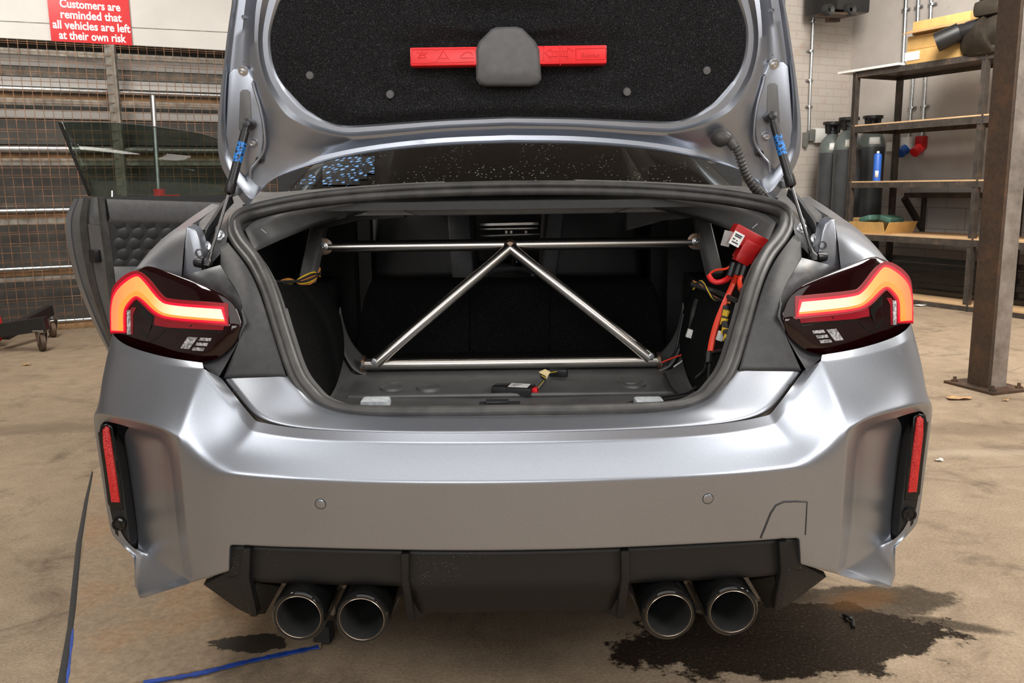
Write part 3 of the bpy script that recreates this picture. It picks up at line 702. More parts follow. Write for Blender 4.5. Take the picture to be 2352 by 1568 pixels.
for sd in (1, -1):
    lo = smooth_loop([(u, v) for u, v in LO], 4, .3); cc = (775, 715)
    s = MB(); rows = []
    for f, lift in ((1.0, -.05), (1.0, -.006), (.992, -.001), (.97, .001), (.8, .001), (.55, .001), (.3, .001), (.06, .001)):
        r = [lens_pt(cc[0] + (u - cc[0]) * f, cc[1] + (v - cc[1]) * f, lift) for u, v in lo]
        rows.append([p if sd > 0 else mir(p) for p in r])
    vr = s.loft(rows, closed=True); s.bm.faces.new(vr[-1])
    lamp = s.build('tail_light', M['lens'], car, sharp=60)
    lamp['label'] = 'dark red tail light glowing, ' + ('right corner' if sd > 0 else 'left corner')
    def off(pl, d):
        out = []
        for k, p in enumerate(pl):
            a, b = pl[max(k - 1, 0)], pl[min(k + 1, len(pl) - 1)]; tx, ty = b[0] - a[0], b[1] - a[1]; l = math.hypot(tx, ty)
            q = [p[0] + ty / l * d, p[1] - tx / l * d]; e = -abs(d) if k == 0 else abs(d) * .5 if k == len(pl) - 1 else 0
            out.append((min(q[0] + tx / l * e, 922.5), q[1] + ty / l * e))
        return out
    poly_lift((off(BT, 15), off(BB, -10)), .003, .004, 'red_reflector_bowl', M['halo2'], lamp, sd)  # added halo strips for the red glow spreading inside the lens
    poly_lift((off(BT, 6), off(BB, -5)), .0042, .004, 'red_light_guide', M['halo'], lamp, sd)
    poly_lift((BT, BS), .0064, .004, 'light_bar', M['bar'], lamp, sd)
    poly_lift((BS, BB), .0054, .003, 'light_bar_step', M['bar2'], lamp, sd)
    poly_lift(([(873, 695), (884, 712), (884, 757)], [(862, 695), (870, 712), (870, 757)]), .002, .003, 'inner_red_lens', M['redlens'], lamp, sd)
    poly_lift(([(846, 680), (852, 690), (852, 750)], [(824, 720), (828, 738), (838, 768)]), .0015, .003, 'reverse_lamp_lens', M['gloss'], lamp, sd)
    poly_lift(([(884, 702), (884, 757)], [(876, 700), (876, 757)]), .0035, .003, 'clear_strip', M['prism'], lamp, sd)
    poly_lift(([(660, 738), (790, 728), (820, 716)], [(664, 750), (790, 742), (822, 736)]), .002, .003, 'lower_red_lens', M['redlens'], lamp, sd)
    poly_lift(([(665, 756), (795, 745), (815, 762), (835, 775)], [(665, 759), (795, 748), (813, 765), (835, 778)]), .002, .003, 'lens_ridge', M['gloss'], lamp, sd)
    poly_lift(([(722, 766), (745, 764)], [(742, 792), (762, 790)]), .002, .003, 'clear_prism', M['prism'], lamp, sd)
    for (u, v) in ((690, 772), (698, 783), (706, 794)):
        poly_lift(([(u, v - 4), (u + 26, v - 6)], [(u + 3, v + 3), (u + 30, v + 1)]), .002, .003, 'clear_prism', M['prism'], lamp, sd)
# ---------------------------------------------------------------- corner reflectors in the bumper scoops
for sd in (1, -1):
    m_ = (lambda p: p) if sd > 0 else mir
    V = dict(a0=(896, 983, .298), a1=(886, 1050, .298), a2=(874, 1140, .298), a3=(861, 1250, .283), b0=(914, 990, .272), b1=(905, 1060, .272), b2=(893, 1150, .272), b3=(881, 1250, .262),
             c0=(938, 958, .262), c1=(946, 1040, .277), c2=(934, 1130, .277), c3=(916, 1214, .268), z=(956, 968, .29))
    pan = cage('reflector_housing', V, ['a0 a1 b1 b0', 'a1 a2 b2 b1', 'a2 a3 b3 b2', 'b0 b1 c1 z c0', 'b1 b2 c2 c1', 'b2 b3 c3 c2', 'a0 b0 c0'], M['diff'], car,
               [('b0 b1 b2 b3', .8)], side=sd, sub=3, solid=.012)
    def face_strip(pl, Y0, thick, name, mat, bev=.002):
        s = MB(); s.prism([m_(S(u, v, Y0 + (946 - u) * 0)) for u, v in pl], (0, thick, 0), bev); return s.build(name, mat, pan, sharp=40)
    face_strip([(920, 968), (934, 960), (948, 966), (953, 985), (934, 1146), (926, 1158), (898, 1160), (908, 1060)], .268, .02, 'reflector_bezel', M['gloss'], .003)
    face_strip([(928, 972), (935, 966), (944, 975), (942, 1010), (926, 1142), (906, 1143), (918, 1050)], .264, .01, 'red_reflector', M['reflector'], .002)
    s = MB(); c_ = m_(S(908, 1192, .262))
    s.lathe(c_, (-.12 * sd, -1, .05), [(0, .004), (.005, .004), (.0055, .002), (.0095, .002), (.0105, .005), (.0145, .004), (.0165, -.01)], 28); s.build('parking_camera', M['gloss'], pan, sharp=40)
# parking sensors and the tow-eye cover
from mathutils.bvhtree import BVHTree
bpy.context.view_layer.update()
_bvh = BVHTree.FromObject(bumper, bpy.context.evaluated_depsgraph_get())
def on_bumper(px, py):
    r = ray(px, py).normalized(); o_ = org_of(bumper); h = _bvh.ray_cast(CAM - o_, r)
    return (h[0] + o_, h[1] if h[1].y < 0 else -h[1]) if h[0] else (U(px, py, .02), Vector((0, -1, 0)))
for px, py in ((736, 1157), (1626, 1145)):
    c_, n_ = on_bumper(px, py); s = MB()
    s.lathe(c_, n_, [(0, .0016), (.0085, .0016), (.0098, .0008), (.0100, -.01)], 28)
    s.mi = 1; s.lathe(c_, n_, [(.0100, -.01), (.0100, .0006), (.0112, .0006), (.0112, -.01)], 28)
    s.build('parking_sensor', [M['paint'], M['blackm']], car)
tc = [(1747, 1235), (1758, 1208), (1770, 1178), (1782, 1160), (1800, 1152), (1826, 1151), (1853, 1152), (1851, 1192), (1849, 1227), (1815, 1230), (1780, 1233)]
tp = [on_bumper(*p)[0] for p in tc]; s = MB()
tpf = [p + Vector((0, -.0012, 0)) for p in tp]; c_ = sum(tpf, Vector()) / len(tpf)
vr = s.loft([[p + Vector((0, .006, 0)) for p in tp], [c_ + (p - c_) * .985 for p in tpf]], closed=True)
for k in range(len(tpf)): s.bm.faces.new((vr[1][k], vr[1][(k + 1) % len(tpf)], s.bm.verts.new(on_bumper(1810, 1196)[0] + Vector((0, -.0012, 0)))))
s.build('tow_eye_cover', M['paint'], car, sharp=30)
s = MB(); s.sweep([p + Vector((0, -.0004, 0)) for p in tp[:9]], .0019, 6); s.build('tow_eye_cover_gap', M['blackm'], car)
# ---------------------------------------------------------------- diffuser with fins
V = dict(a0=(0, 1262, .05), a1=(235, 1258, .055), a2=(400, 1252, .062), a3=(595, 1243, .08), a4=(662, 1240, .09),
 b0=(0, 1338, .055), b1=(250, 1336, .06), b2=(400, 1332, .068), b3=(598, 1324, .085), b4=(655, 1312, .095),
 c0=(0, 1404, .12), c1=(225, 1404, .13))
for k, src in (('d0', 'c0'), ('d1', 'c1')): V[k] = W(SS(V[src]), 0, .6, -.01)
for k, src in (('e2', 'b2'), ('e3', 'b3'), ('e1', 'b1'), ('e4', 'b4')): V[k] = W(SS(V[src]), 0, .06, .02)
diff = cage('diffuser', V, ['a0 a1 b1 b0', 'a1 a2 b2 b1', 'a2 a3 b3 b2', 'a3 a4 b4 b3', 'b0 b1 c1 c0', 'c0 c1 d1 d0', 'b1 b2 e2 e1', 'b2 b3 e3 e2', 'b3 b4 e4 e3'], M['diff'], car,
            [('a0 a1 a2 a3 a4', 1), ('b0 b1 b2 b3 b4', .7), ('c0 c1', .8), ('b1 c1', .8), ('c1 d1', .8)], sub=3, solid=.008, solid_off=-1)
for sd in (1, -1):
    m_ = (lambda p: p) if sd > 0 else mir
    for nm, pts in (('fin', [(253, 1269, .03), (254, 1330, .035), (240, 1424, .10)]), ('fin', [(617, 1252, .055), (620, 1320, .06), (602, 1408, .11)])):
        s = MB(); a, b, c = [m_(S(*p)) for p in pts]
        t_ = .008; inner = nm == 'fin' and abs(pts[0][0]) < 400
        prof = [a, b, c, c + Vector((0, .34, .06)), a + Vector((0, .12, 0))]
        lo_ = [p + Vector((-t_, 0, 0)) for p in prof]; s.prism(lo_, (2 * t_, 0, 0), .004)
        if inner:   # web between fin and the centre panel
            k = [m_(S(250, 1300, .055)), m_(S(228, 1404, .13)), m_(S(205, 1402, .13)), m_(S(235, 1340, .062))]
            s.face(k)
            s.face([b + Vector((-sd * t_, .02, 0)), c + Vector((-sd * t_, .01, 0)), m_(S(195, 1404, .14)), m_(S(222, 1345, .066))])
        else:       # outer wing running out under the bumper corner
            s.prism([m_(S(656, 1300, .098)), m_(S(700, 1328, .105)), m_(S(716, 1334, .115)), m_(S(640, 1390, .12)), m_(S(604, 1408, .116)), m_(S(622, 1320, .075))], (0, .02, .004), .003)
            s.prism([m_(S(596, 1330, .09)), m_(S(604, 1404, .125)), m_(S(575, 1402, .16)), m_(S(540, 1340, .15))], (0, .02, 0))
        s.build('diffuser_fin', M['diff'], car, sharp=40)
# ---------------------------------------------------------------- exhaust
for sd in (1, -1):
    m_ = (lambda p: p) if sd > 0 else mir
    for u, v, Y in ((498, 1410, .035), (353, 1417, .03)):
        c_ = m_(S(u, v, Y)); s = MB()
        s.lathe(c_, (-.03 * sd, 1, .02), [(.0435, .004), (.0445, -.001), (.0500, -.002), (.0545, .003), (.0555, .012), (.0555, .28), (.05, .30), (.045, .30)], 48)
        tip = s.build('exhaust_tip', M['gloss'], car, sharp=50)
        s = MB(); s.lathe(c_, (-.03 * sd, 1, .02), [(.0445, .001), (.0436, .0015), (.0430, .008), (.042, .05), (.040, .16), (.025, .17), (.024, .26), (.0, .26)], 48); 
        s.build('inner_pipe', M['blackm'], tip, sharp=50)
        s = MB(); s.lathe(c_, (-.03 * sd, 1, .02), [(.0441, -.0012), (.0448, -.0022), (.0455, -.0016), (.0449, 0)], 48, closed=True); s.build('tip_rim', M['rim'], tip)
    s = MB(); s.lathe(m_(Vector((.30, .34, .33))), (1 * sd, 0, 0), [(0, -.02), (.09, -.02), (.10, .02), (.10, .2), (.09, .24), (0, .24)], 28); s.build('silencer', M['rolled'], car, sharp=40)
    s = MB(); s.cyl(m_(S(425, 1330, .14)), m_(S(420, 1400, .30)), .008, 10); s.cyl(m_(S(280, 1352, .2)), m_(S(300, 1400, .34)), .02, 12); s.build('exhaust_hanger', M['zinc'], car)
# ================================================================ raised boot lid
def YLID(v): return .585 + (v - 330) * .00012
OUT = [(0, -168), (330, -165), (520, -150), (600, -105), (628, -50), (634, 0), (646, 77), (662, 200), (670, 290), (667, 355), (650, 400), (628, 436), (604, 464), (588, 446), (545, 405), (430, 368), (305, 346), (150, 333), (0, 329)]
MID = [(0, -135), (300, -132), (440, -122), (520, -95), (562, -45), (577, 0), (583, 70), (581, 122), (569, 175), (556, 208), (540, 238), (521, 264), (490, 283), (447, 300), (374, 315), (310, 313), (240, 307), (140, 299), (0, 295)]
LIN = [(0, -110), (270, -108), (390, -98), (460, -72), (505, -30), (523, 0), (543, 66), (542, 122), (531, 162), (516, 188), (505, 203), (473, 238), (452, 253), (428, 267), (384, 281), (320, 280), (250, 276), (140, 270), (0, 266)]
def lerp2(a, b, k): return (a[0] + (b[0] - a[0]) * k, a[1] + (b[1] - a[1]) * k)
def lid_pts(pl, d): return [S(u, v, YLID(v) + d) for u, v in pl]
def shrink(pl, k): return [lerp2(a, b, k) for a, b in zip(pl, MID)]
rings = [(OUT, .055), (OUT, .006), (OUT, 0), (shrink(OUT, .08), -.003), (shrink(OUT, .16), .004), (shrink(OUT, .24), .020), (shrink(OUT, .55), .022), (shrink(OUT, .8), .014), (MID, -.004), ([lerp2(a, b, .22) for a, b in zip(MID, LIN)], -.006), ([lerp2(a, b, .5) for a, b in zip(MID, LIN)], .006), ([lerp2(a, b, .8) for a, b in zip(MID, LIN)], .006), (LIN, .012), ([(u * .9, v * .97) for u, v in LIN], .016)]
s = MB(); rows = []
for pl, d in rings:
    h = lid_pts(pl, d); fine = spline(h, 4); rows.append(fine + [mir(p) for p in fine[-2:0:-1]])
vr = s.loft(rows, closed=True)
s.bm.faces.new(vr[0])
lid = s.build('boot_lid', M['paint'], car, sharp=30)
lid['label'] = 'raised boot lid showing its pressed inner side'
# felt liner, quilted round the fixings and the triangle holder
pins = [(455.5, 167.5), (272, 214)]
s = MB(); rows = []
def liner_d(u, v):
    d = .004
    for pu, pv in pins:
        r2 = ((u - pu) ** 2 + (v - pv) ** 2) / 28 ** 2; d += .010 * math.exp(-r2)
    # hollow the holder and the red box sit in
    du = max(0, u - 235) / 40; dv = max(0, abs(v - 128) - 38) / 14; d += .012 * math.exp(-(du * du + dv * dv))
    du = max(0, u - 95) / 30; dv = max(0, abs(v - 110) - 85) / 18; d += .010 * math.exp(-(du * du + dv * dv))
    return d
NR = 26
for i in range(NR + 1):
    f = 1 - i / NR; e = 1 - f
    pl = [(u * f, 85 + (v - 85) * f) for u, v in LIN]
    edge = .010 * math.exp(-(e / .05) ** 2) - .006 * math.exp(-((e - .14) / .07) ** 2)
    h = [S(u, v, YLID(v) - .006 + edge + liner_d(abs(u), v)) for u, v in pl]
    fine = spline(h, 4); rows.append(fine + [mir(p) for p in fine[-2:0:-1]])
s.loft(rows[:-1], closed=True); vr = None
s.build('felt_liner', M['felt'], lid, sharp=80)
for px, py in ((712, 173), (1623, 162), (896, 217), (1440, 211)):
    u, v = px - 1168, py
    c_ = U(px, py, YLID(py) + .002); s = MB(); s.lathe(c_, (0, -1, -.25), [(0, .0065), (.008, .006), (.0098, .003), (.0100, -.008)], 24); s.build('fixing_clip', M['greyplastic'], lid, sharp=50)
for px, py in ((1130, 14),): pass
# grey triangle holder in the middle of the liner
hp = [(1092, 112), (1100, 92), (1128, 64), (1140, 59), (1185, 58), (1200, 62), (1230, 92), (1240, 112), (1244, 178), (1236, 190), (1220, 194), (1115, 194), (1100, 190), (1093, 180)]
s = MB(); yb = YLID(128) - .038
pp = [U(x, y + 1, yb + (y - 128) * .0001) for x, y in hp]; c_ = sum(pp, Vector()) / len(pp)
ringA = [p + Vector((0, .035, 0)) for p in pp]; ringB = [c_ + (p - c_) * .98 + Vector((0, .006, 0)) for p in pp]; ringC = [c_ + (p - c_) * .90 for p in pp]; ringD = [c_ + (p - c_) * .5 - Vector((0, .002, 0)) for p in pp]
vr = s.loft([ringA, pp and [p + Vector((0, .012, 0)) for p in pp], ringB, ringC, ringD], closed=True); s.bm.faces.new(vr[-1]); 
s.build('triangle_holder', M['greyplastic'], lid, sharp=40)
# strut brackets, bolts, bump stops on the lid corners
for sd in (1, -1):
    m_ = (lambda p: p) if sd > 0 else mir
    def LP(u, v, d=0): return m_(S(u, v, YLID(v) + d))
    s = MB()
    bk = [(598, 150), (632, 148), (644, 160), (652, 300), (646, 345), (628, 378), (608, 400), (585, 372), (572, 345), (563, 318), (566, 262), (576, 215), (590, 186), (586, 178)]
    s.prism([LP(u, v, .006) for u, v in bk], m_((0, .03, 0)), .004)
    br = s.build('strut_bracket', M['paint'], lid, sharp=35)
    s = MB(); s.prism([LP(u, v, .0045) for u, v in ((594, 204), (600, 198), (612, 198), (618, 204), (622, 290), (606, 300), (590, 292))], m_((0, .01, 0)), .002); s.build('bracket_recess', M['inner'], br, sharp=40)
    s = MB(); s.sweep(spline([LP(u, v, .002) for u, v in ((588, 182), (584, 200), (570, 250), (562, 310), (566, 340), (582, 366), (595, 382), (597, 402))], 5), .0035, 8); s.build('bracket_rib', M['paint'], br)
    for u, v in ((610, 155), (589, 321)):
        s = MB(); c_ = LP(u, v, .004); ax = m_(Vector((0, -1, -.25)))
        s.lathe(c_, ax, [(0, .002), (.0115, .002), (.012, -.003)], 24); s.lathe(c_, ax, [(0, .009), (.0028, .0085), (.004, .0095), (.0062, .009), (.0068, .002)], 6); s.build('bracket_bolt', M['zinc'], br, sharp=30)
    s = MB(); c_ = LP(574, 359, .012); s.lathe(c_, m_(Vector((0, -1, -.25))), [(0, .004), (.004, .004), (.0045, .007), (.0085, .007), (.0095, 0)], 20); s.build('bump_stop', M['black'], lid, sharp=40)
    # small locating tab near the lower tip
    s = MB(); s.box(LP(627, 432, .0), (.016, .03, .018), None, .004); s.build('locating_tab', M['channel'], lid)
    # pressed dimples
    for u, v in ((607, 32), (603, 136)):
        s = MB(); s.lathe(LP(u, v, .021), m_(Vector((0, -1, -.25))), [(0, .002), (.003, .002), (.004, .0045), (.0055, 0)], 16); s.build('pressed_dimple', M['paint'], lid)
# rubber cable boot from the lid to the body, right side
p_ = [U(x, y, Y) for x, y, Y in ((1684, 330, .555), (1696, 352, .55), (1706, 380, .555), (1716, 405, .565), (1733, 432, .585), (1752, 452, .605), (1766, 468, .62))]
path = spline(p_, 14); rr = [.0092 + (.0022 if (i // 2) % 2 else -.0012) for i in range(len(path))]
s = MB(); s.sweep(path, rr, 14)
lb = s.build('cable_bellows', M['rubber'], car, sharp=60)
s = MB(); rows = []
ce = [U(x, y, Y) for x, y, Y in ((1646, 317, .578), (1652, 316, .565), (1664, 318, .556), (1676, 324, .553), (1688, 338, .552))]
s.sweep(spline(ce, 5), [.016 + .007 * math.sin(min(1, i / 14) * math.pi) if i < 15 else .0125 for i in range(21)], 16); s.build('bellows_end', M['rubber'], lb)
# ---------------------------------------------------------------- gas struts
for sd in (1, -1):
    if sd > 0: A, Bm, C_, D_ = U(1773, 266, .545), U(1818, 428, .50), U(1820, 436, .498), U(1868, 590, .385)
    else: A, Bm, C_, D_ = U(568, 283, .545), U(526, 444, .50), U(523, 452, .498), U(477, 603, .385)
    d = (Bm - A).normalized(); s = MB()
    s.sweep([A, A + d * .02, A + d * .021, A + (Bm - A) * .83, A + (Bm - A) * .835, Bm - d * .004, Bm], [.0085, .0085, .0105, .0105, .0125, .0125, .010], 20)
    gs = s.build('gas_strut', M['black'], car, sharp=40)
    s = MB(); L_ = (Bm - A); s.sweep([A + L_ * .28, A + L_ * .56], .01075, 20, cap=False); s.build('printed_sleeve', M['blueprint'], gs)
    s = MB(); s.cyl(Bm, D_, .0042, 14); s.build('strut_rod', M['rod'], gs)
    s = MB(); dd = (D_ - Bm).normalized(); s.sweep([D_ - dd * .025, D_ - dd * .01, D_, D_ + dd * .012], [.006, .0075, .0125, .008], 14)
    s.lathe(D_ + Vector((.012 * sd, .0, 0)), (sd, .3, 0), [(0, .02), (.010, .018), (.012, .006), (.010, -.005)], 16); s.build('ball_socket', M['black'], gs, sharp=50)
    s = MB(); s.lathe(A, (0, -1, .1), [(0, .014), (.010, .012), (.0115, 0), (.0115, -.03)], 16); s.build('strut_end', M['black'], gs, sharp=50)
    # hinge arm beside the strut
    m_ = (lambda p: p) if sd > 0 else mir
    s = MB(); s.sweep(spline([m_(S(*p)) for p in ((712, 596, .41), (706, 560, .45), (700, 530, .49), (680, 500, .55), (660, 470, .60), (640, 448, .63))], 5), 1, 4, prof=[(-.004, -.012), (.004, -.012), (.004, .012), (-.004, .012)])
    hg = s.build('hinge_arm', M['trim'], car, sharp=40)
    s = MB()
    for c_ in ((700, 556, .44), (668, 532, .47)): s.lathe(m_(S(*c_)), (0, -1, .2), [(0, .012), (.006, .012), (.0065, .004), (.012, .003), (.012, 0)], 12)
    s.build('hinge_bolt', M['zinc'], hg, sharp=30)
# ---------------------------------------------------------------- rear window and its cowl
s = MB(); rows = []
for k in range(9):
    f = k / 8; y = .80 + .74 * f; z = 1.142 + .24 * f - .02 * math.sin(f * math.pi) * -1
    hw = .67 - .15 * f
    rows.append([Vector((hw * j / 8, y + .10 * (j / 8) ** 2 * (1 - f), z - .035 * abs(j / 8) ** 2.5)) for j in range(-8, 9)])
s.loft(rows); rear_win = s.build('rear_window', M['rearglass'], car, sharp=80)
s = MB(); s.sweep(spline([Vector((.69 * j / 8, .785 + .11 * (j / 8) ** 2, 1.136 - .03 * abs(j / 8) ** 2.5)) for j in range(-8, 9)], 3), .009, 8); s.build('window_seal', M['black'], car)
# ---------------------------------------------------------------- boot floor, walls, shelf
fz = .618
def FX(px, py, z=fz): return G(px, py, z)
V = {}
rowsY = [.16, .19, .30, .44, .56, .70, .84, .98]
for i, yy in enumerate(rowsY):
    for j, xx in enumerate((0, .16, .34, .46, .50, .60)):
        z = fz + (.07 if yy < .18 else .05 if yy < .2 else 0)
        if j >= 4: z += .055
        if i in (3, 4) and j <= 1: z -= .010
        if i == 2: z += .006 if j in (0, 1) else .0
        if i >= 6: z += .012
        V['v%d_%d' % (i, j)] = ('w', xx, yy, z)
cage('boot_floor', V, ['v%d_%d v%d_%d v%d_%d v%d_%d' % (i, j, i, j + 1, i + 1, j + 1, i + 1, j) for i in range(7) for j in range(5)], M['inner'], car,
     [(' '.join('v%d_%d' % (i, j) for i in range(8)), .6) for j in (3, 4)] + [('v2_0 v2_1 v2_2 v2_3', .5), ('v3_0 v3_1 v3_2', .4)], sub=3)
# swages pressed into the floor
for px, py in ((900, 893), (985, 893), (1455, 886), (905, 878), (1450, 878)):
    c_ = FX(px, py); s = MB(); s.lathe(c_ + Vector((0, 0, -.002)), (0, 0, 1), [(.0, .004), (.024, .004), (.03, .008), (.036, .0)], 28); s.build('floor_swage', M['inner'], car, sharp=50)
for a, b in (((1010, 880), (1035, 873)), ((1080, 880), (1105, 873)), ((1290, 872), (1330, 880)), ((1370, 870), (1420, 880)), ((800, 912), (1545, 902)), ((770, 905), (800, 865))):
    s = MB(); s.sweep([FX(*a), FX(*b)], .006, 8); s.build('floor_ridge', M['inner'], car)
for px in (863, 1490):
    c_ = U(px, 926, .27); s = MB(); s.box(c_, (.062, .05, .022), None, .007); s.build('felt_pad', M['slate'], car)
s = MB(); c_ = U(1148, 931, .215)
s.box(c_, (.088, .03, .012), None, .002); s.box(c_ + Vector((-.005, 0, .008)), (.05, .025, .008), None, .003); s.box(c_ + Vector((.055, .0, -.002)), (.05, .012, .006), None, .002); s.build('lock_catch', M['black'], car, sharp=40)
CARP = []
# carpeted side walls over the wheel housings
for sd in (1, -1):
    V = dict(a0=(562, 640, .33), a1=(530, 740, .265), a2=(498, 850, .225), a3=(452, 925, .20), b0=(520, 646, .5), b1=(485, 745, .42), b2=(455, 850, .40), b3=(425, 915, .42),
             c0=(455, 650, .70), c1=(420, 700, .62), c2=(400, 780, .60), c3=(402, 880, .55), d0=(430, 640, .95), d1=(400, 690, .85), d2=(384, 760, .80), d3=(386, 815, .80))
    CARP.append(cage('wheelhouse_carpet', V, ['%s%d %s%d %s%d %s%d' % (a, k, a, k + 1, b, k + 1, b, k) for k in range(3) for a, b in ('ab', 'bc', 'cd')], M['carpet'], car, side=sd, sub=3, solid=.012))
    # painted inner panel at the top corner of the opening
    V = dict(a0=(612, 520, .50), a1=(585, 492, .56), a2=(470, 470, .62), a3=(330, 457, .66), b0=(590, 572, .48), b1=(520, 540, .62), b2=(440, 505, .72), b3=(330, 480, .75))
    cage('corner_inner_panel', V, ['a%d a%d b%d b%d' % (k, k + 1, k + 1, k) for k in range(3)], M['inner'], car, side=sd, sub=2, solid=.004)
    # body brace running down from the shelf to the wheel house
    m_ = (lambda p: p) if sd > 0 else mir
    s = MB(); s.sweep([m_(S(437, 505, .98)), m_(S(468, 640, .88))], 1, 4, prof=[(-.021, -.018), (.021, -.018), (.021, .018), (-.021, .018)]); s.build('body_brace', M['inner'], car, smooth=False, bevmod=.006)
    # dark side of the boot behind the trim
    s = MB(); s.loft([[m_(Vector((.66, .30, .60))), m_(Vector((.70, .9, .60))), m_(Vector((.70, 1.5, .6)))], [m_(Vector((.72, .42, 1.06))), m_(Vector((.74, .9, 1.06))), m_(Vector((.74, 1.5, 1.06)))]]); s.build('boot_side_wall', M['blackm'], car)
    # painted foot of the wheel house beside the brace mounting
    V = dict(a0=(395, 700, 1.02), a1=(382, 770, .98), a2=(345, 815, .98), a3=(322, 828, .98), b0=(402, 760, .9), b1=(392, 800, .88), b2=(368, 850, .84), b3=(338, 858, .84))
    cage('wheelhouse_foot', V, ['a%d a%d b%d b%d' % (k, k + 1, k + 1, k) for k in range(3)], M['inner'], car, side=sd, sub=3, solid=.004)
# parcel shelf panel with its cross rail
s = MB(); s.box((0, 1.05, 1.105), (1.36, .80, .02)); shf = s.build('parcel_shelf', M['blackm'], car)
s = MB(); s.prism([U(x, y, .74) for x, y in ((925, 470), (1450, 466), (1450, 478), (1410, 490), (960, 496), (925, 484))], (0, .05, .005), .004); s.box((0, .80, 1.095), (1.3, .1, .03)); s.build('shelf_rail', M['inner'], car, sharp=40)
s = MB()
for px, py in ((1129, 475), (1212, 474)): s.lathe(U(px, py, .739), (0, -1, 0), [(0, .001), (.007, .001), (.007, -.002)], 20)
s.build('rail_hole', M['black'], car)
for px, py in ((978, 463), (1170, 462), (1362, 459)):
    s = MB(); s.lathe(U(px, py, .735), (0, 0, -1), [(.004, 0), (.005, .003), (.003, .008), (0, .009)], 10); s.build('rail_clip', M['white'], car)
for a in ((720, 472, 930, 500), (1440, 462, 1610, 500)):
    s = MB(); s.prism([U(a[0], a[1] + 20, .76), U(a[2], a[1], .76), U(a[2], a[3], .76), U((a[0] + a[2]) / 2, a[3] + 6, .76), U(a[0], a[3] + 30, .80)], (0, .04, 0), .003); s.build('shelf_side_rail', M['blackm'], car, sharp=40)
for px, py in ((836, 486), (1518, 477)):
    s = MB(); c_ = U(px, py, .75); s.sweep(spline([c_ + Vector(q) for q in ((-.005, 0, .006), (-.001, 0, .003), (-.003, 0, -.004), (.003, 0, -.005), (.006, 0, -.003))], 4), .0011, 6); s.build('stamped_symbol', M['white'], car)
for px, py in ((606, 531), (1734, 519)):
    s = MB(); a = U(px - 6, py - 5 if px < 1000 else py + 5, .50); b = U(px + 6, py + 5 if px < 1000 else py - 5, .50); s.cyl(a, b, .0018, 8); s.build('wire_clip', M['zinc'], car)
# ---------------------------------------------------------------- rear seat backs, front seats, dashboard
for px0, px1 in ((812, 1080), (1084, 1264), (1268, 1530)):
    top0, top1 = (px0 + 38 if px0 < 900 else px0 + 1), (px1 - 30 if px1 > 1400 else px1 - 1)
    pts = [U(px0, 800, 1.12), U(top0 - 12, 680, 1.16), U(top0, 650, 1.17), U(top1, 652, 1.17), U(top1 + (12 if px1 > 1400 else 0), 680, 1.16), U(px1, 796, 1.12), U(px1, 815, 1.11), U(px0, 818, 1.11)]
    s = MB(); s.prism(pts, (0, .10, .01), .012); s.build('rear_seat_back', M['carpet'], car, sharp=40)
s = MB(); s.box((0, 1.05, .615), (1.05, .12, .05), None, .01); s.build('boot_floor_edge', M['carpet'], car)
for x0, x1 in ((850, 1100), (1238, 1475)):
    s = MB(); s.prism([U(x0, 640, 2.0), U(x0 + 10, 470, 2.06), U(x0 + 40, 425, 2.08), U(x1 - 40, 425, 2.08), U(x1 - 8, 470, 2.06), U(x1, 640, 2.0)], (0, .14, 0), .03)
    hx = (x0 + x1) / 2; st_ = s.build('front_seat', M['seat'], car, sharp=60)
    s = MB(); s.prism([U(x1 - 60 if x0 < 1000 else x0 + 2, 640, 1.985), U(x1 - 75 if x0 < 1000 else x0 + 26, 470, 2.045), U(x1 - 24 if x0 < 1000 else x0 + 60, 470, 2.045), U(x1 - 10 if x0 < 1000 else x0 + 40, 640, 1.985)], (0, .02, 0), .008); s.build('seat_side_bolster', M['seatgrey'], st_, sharp=60)
    s = MB(); s.box(U(hx, 385, 2.1), (.26, .12, .17), None, .05); s.build('headrest', M['seat'], st_, sharp=60)
s = MB(); s.box((0, 3.0, .92), (1.5, .35, .30), None, .06); s.box((0, 2.5, .62), (.26, .9, .3), None, .04); dash = s.build('dashboard', M['blackm'], car, sharp=50)
s = MB()
for (a, b, w) in (((1101, 516), (1237, 513), .012), ((1103, 526), (1236, 524), .006), ((1102, 542), (1239, 537), .007)):
    s.bar(U(*a, 2.80), U(*b, 2.80), .01, w)
for px in (1163, 1174, 1208): s.box(U(px, 533, 2.795), (.012, .01, .014))
s.build('air_vent', M['chrome'], dash, smooth=False)
s = MB(); s.lathe(U(1187, 612, 2.35), (0, 0, 1), [(.010, -.12), (.010, -.02), (.020, -.01), (.026, .02), (.02, .04), (0, .045)], 20); s.build('gear_knob', M['gloss'], car, sharp=50)
s = MB(); s.sweep(spline([U(x, y, 2.2) for x, y in ((1115, 650), (1122, 630), (1150, 620), (1190, 618), (1220, 625), (1228, 645))], 5), .012, 8); s.build('console_trim', M['seatgrey'], car)
for px in (1117, 1225):
    s = MB(); s.bar(U(px, 622, 2.18), U(px - 3, 640, 2.18), .008, .012); s.build('console_chrome', M['chrome'], car, smooth=False)
s = MB(); s.box(U(1165, 345, 2.4), (.24, .04, .06), None, .015); s.cyl(U(1165, 338, 2.4), U(1165, 318, 2.45), .012); s.build('rear_view_mirror', M['black'], car)
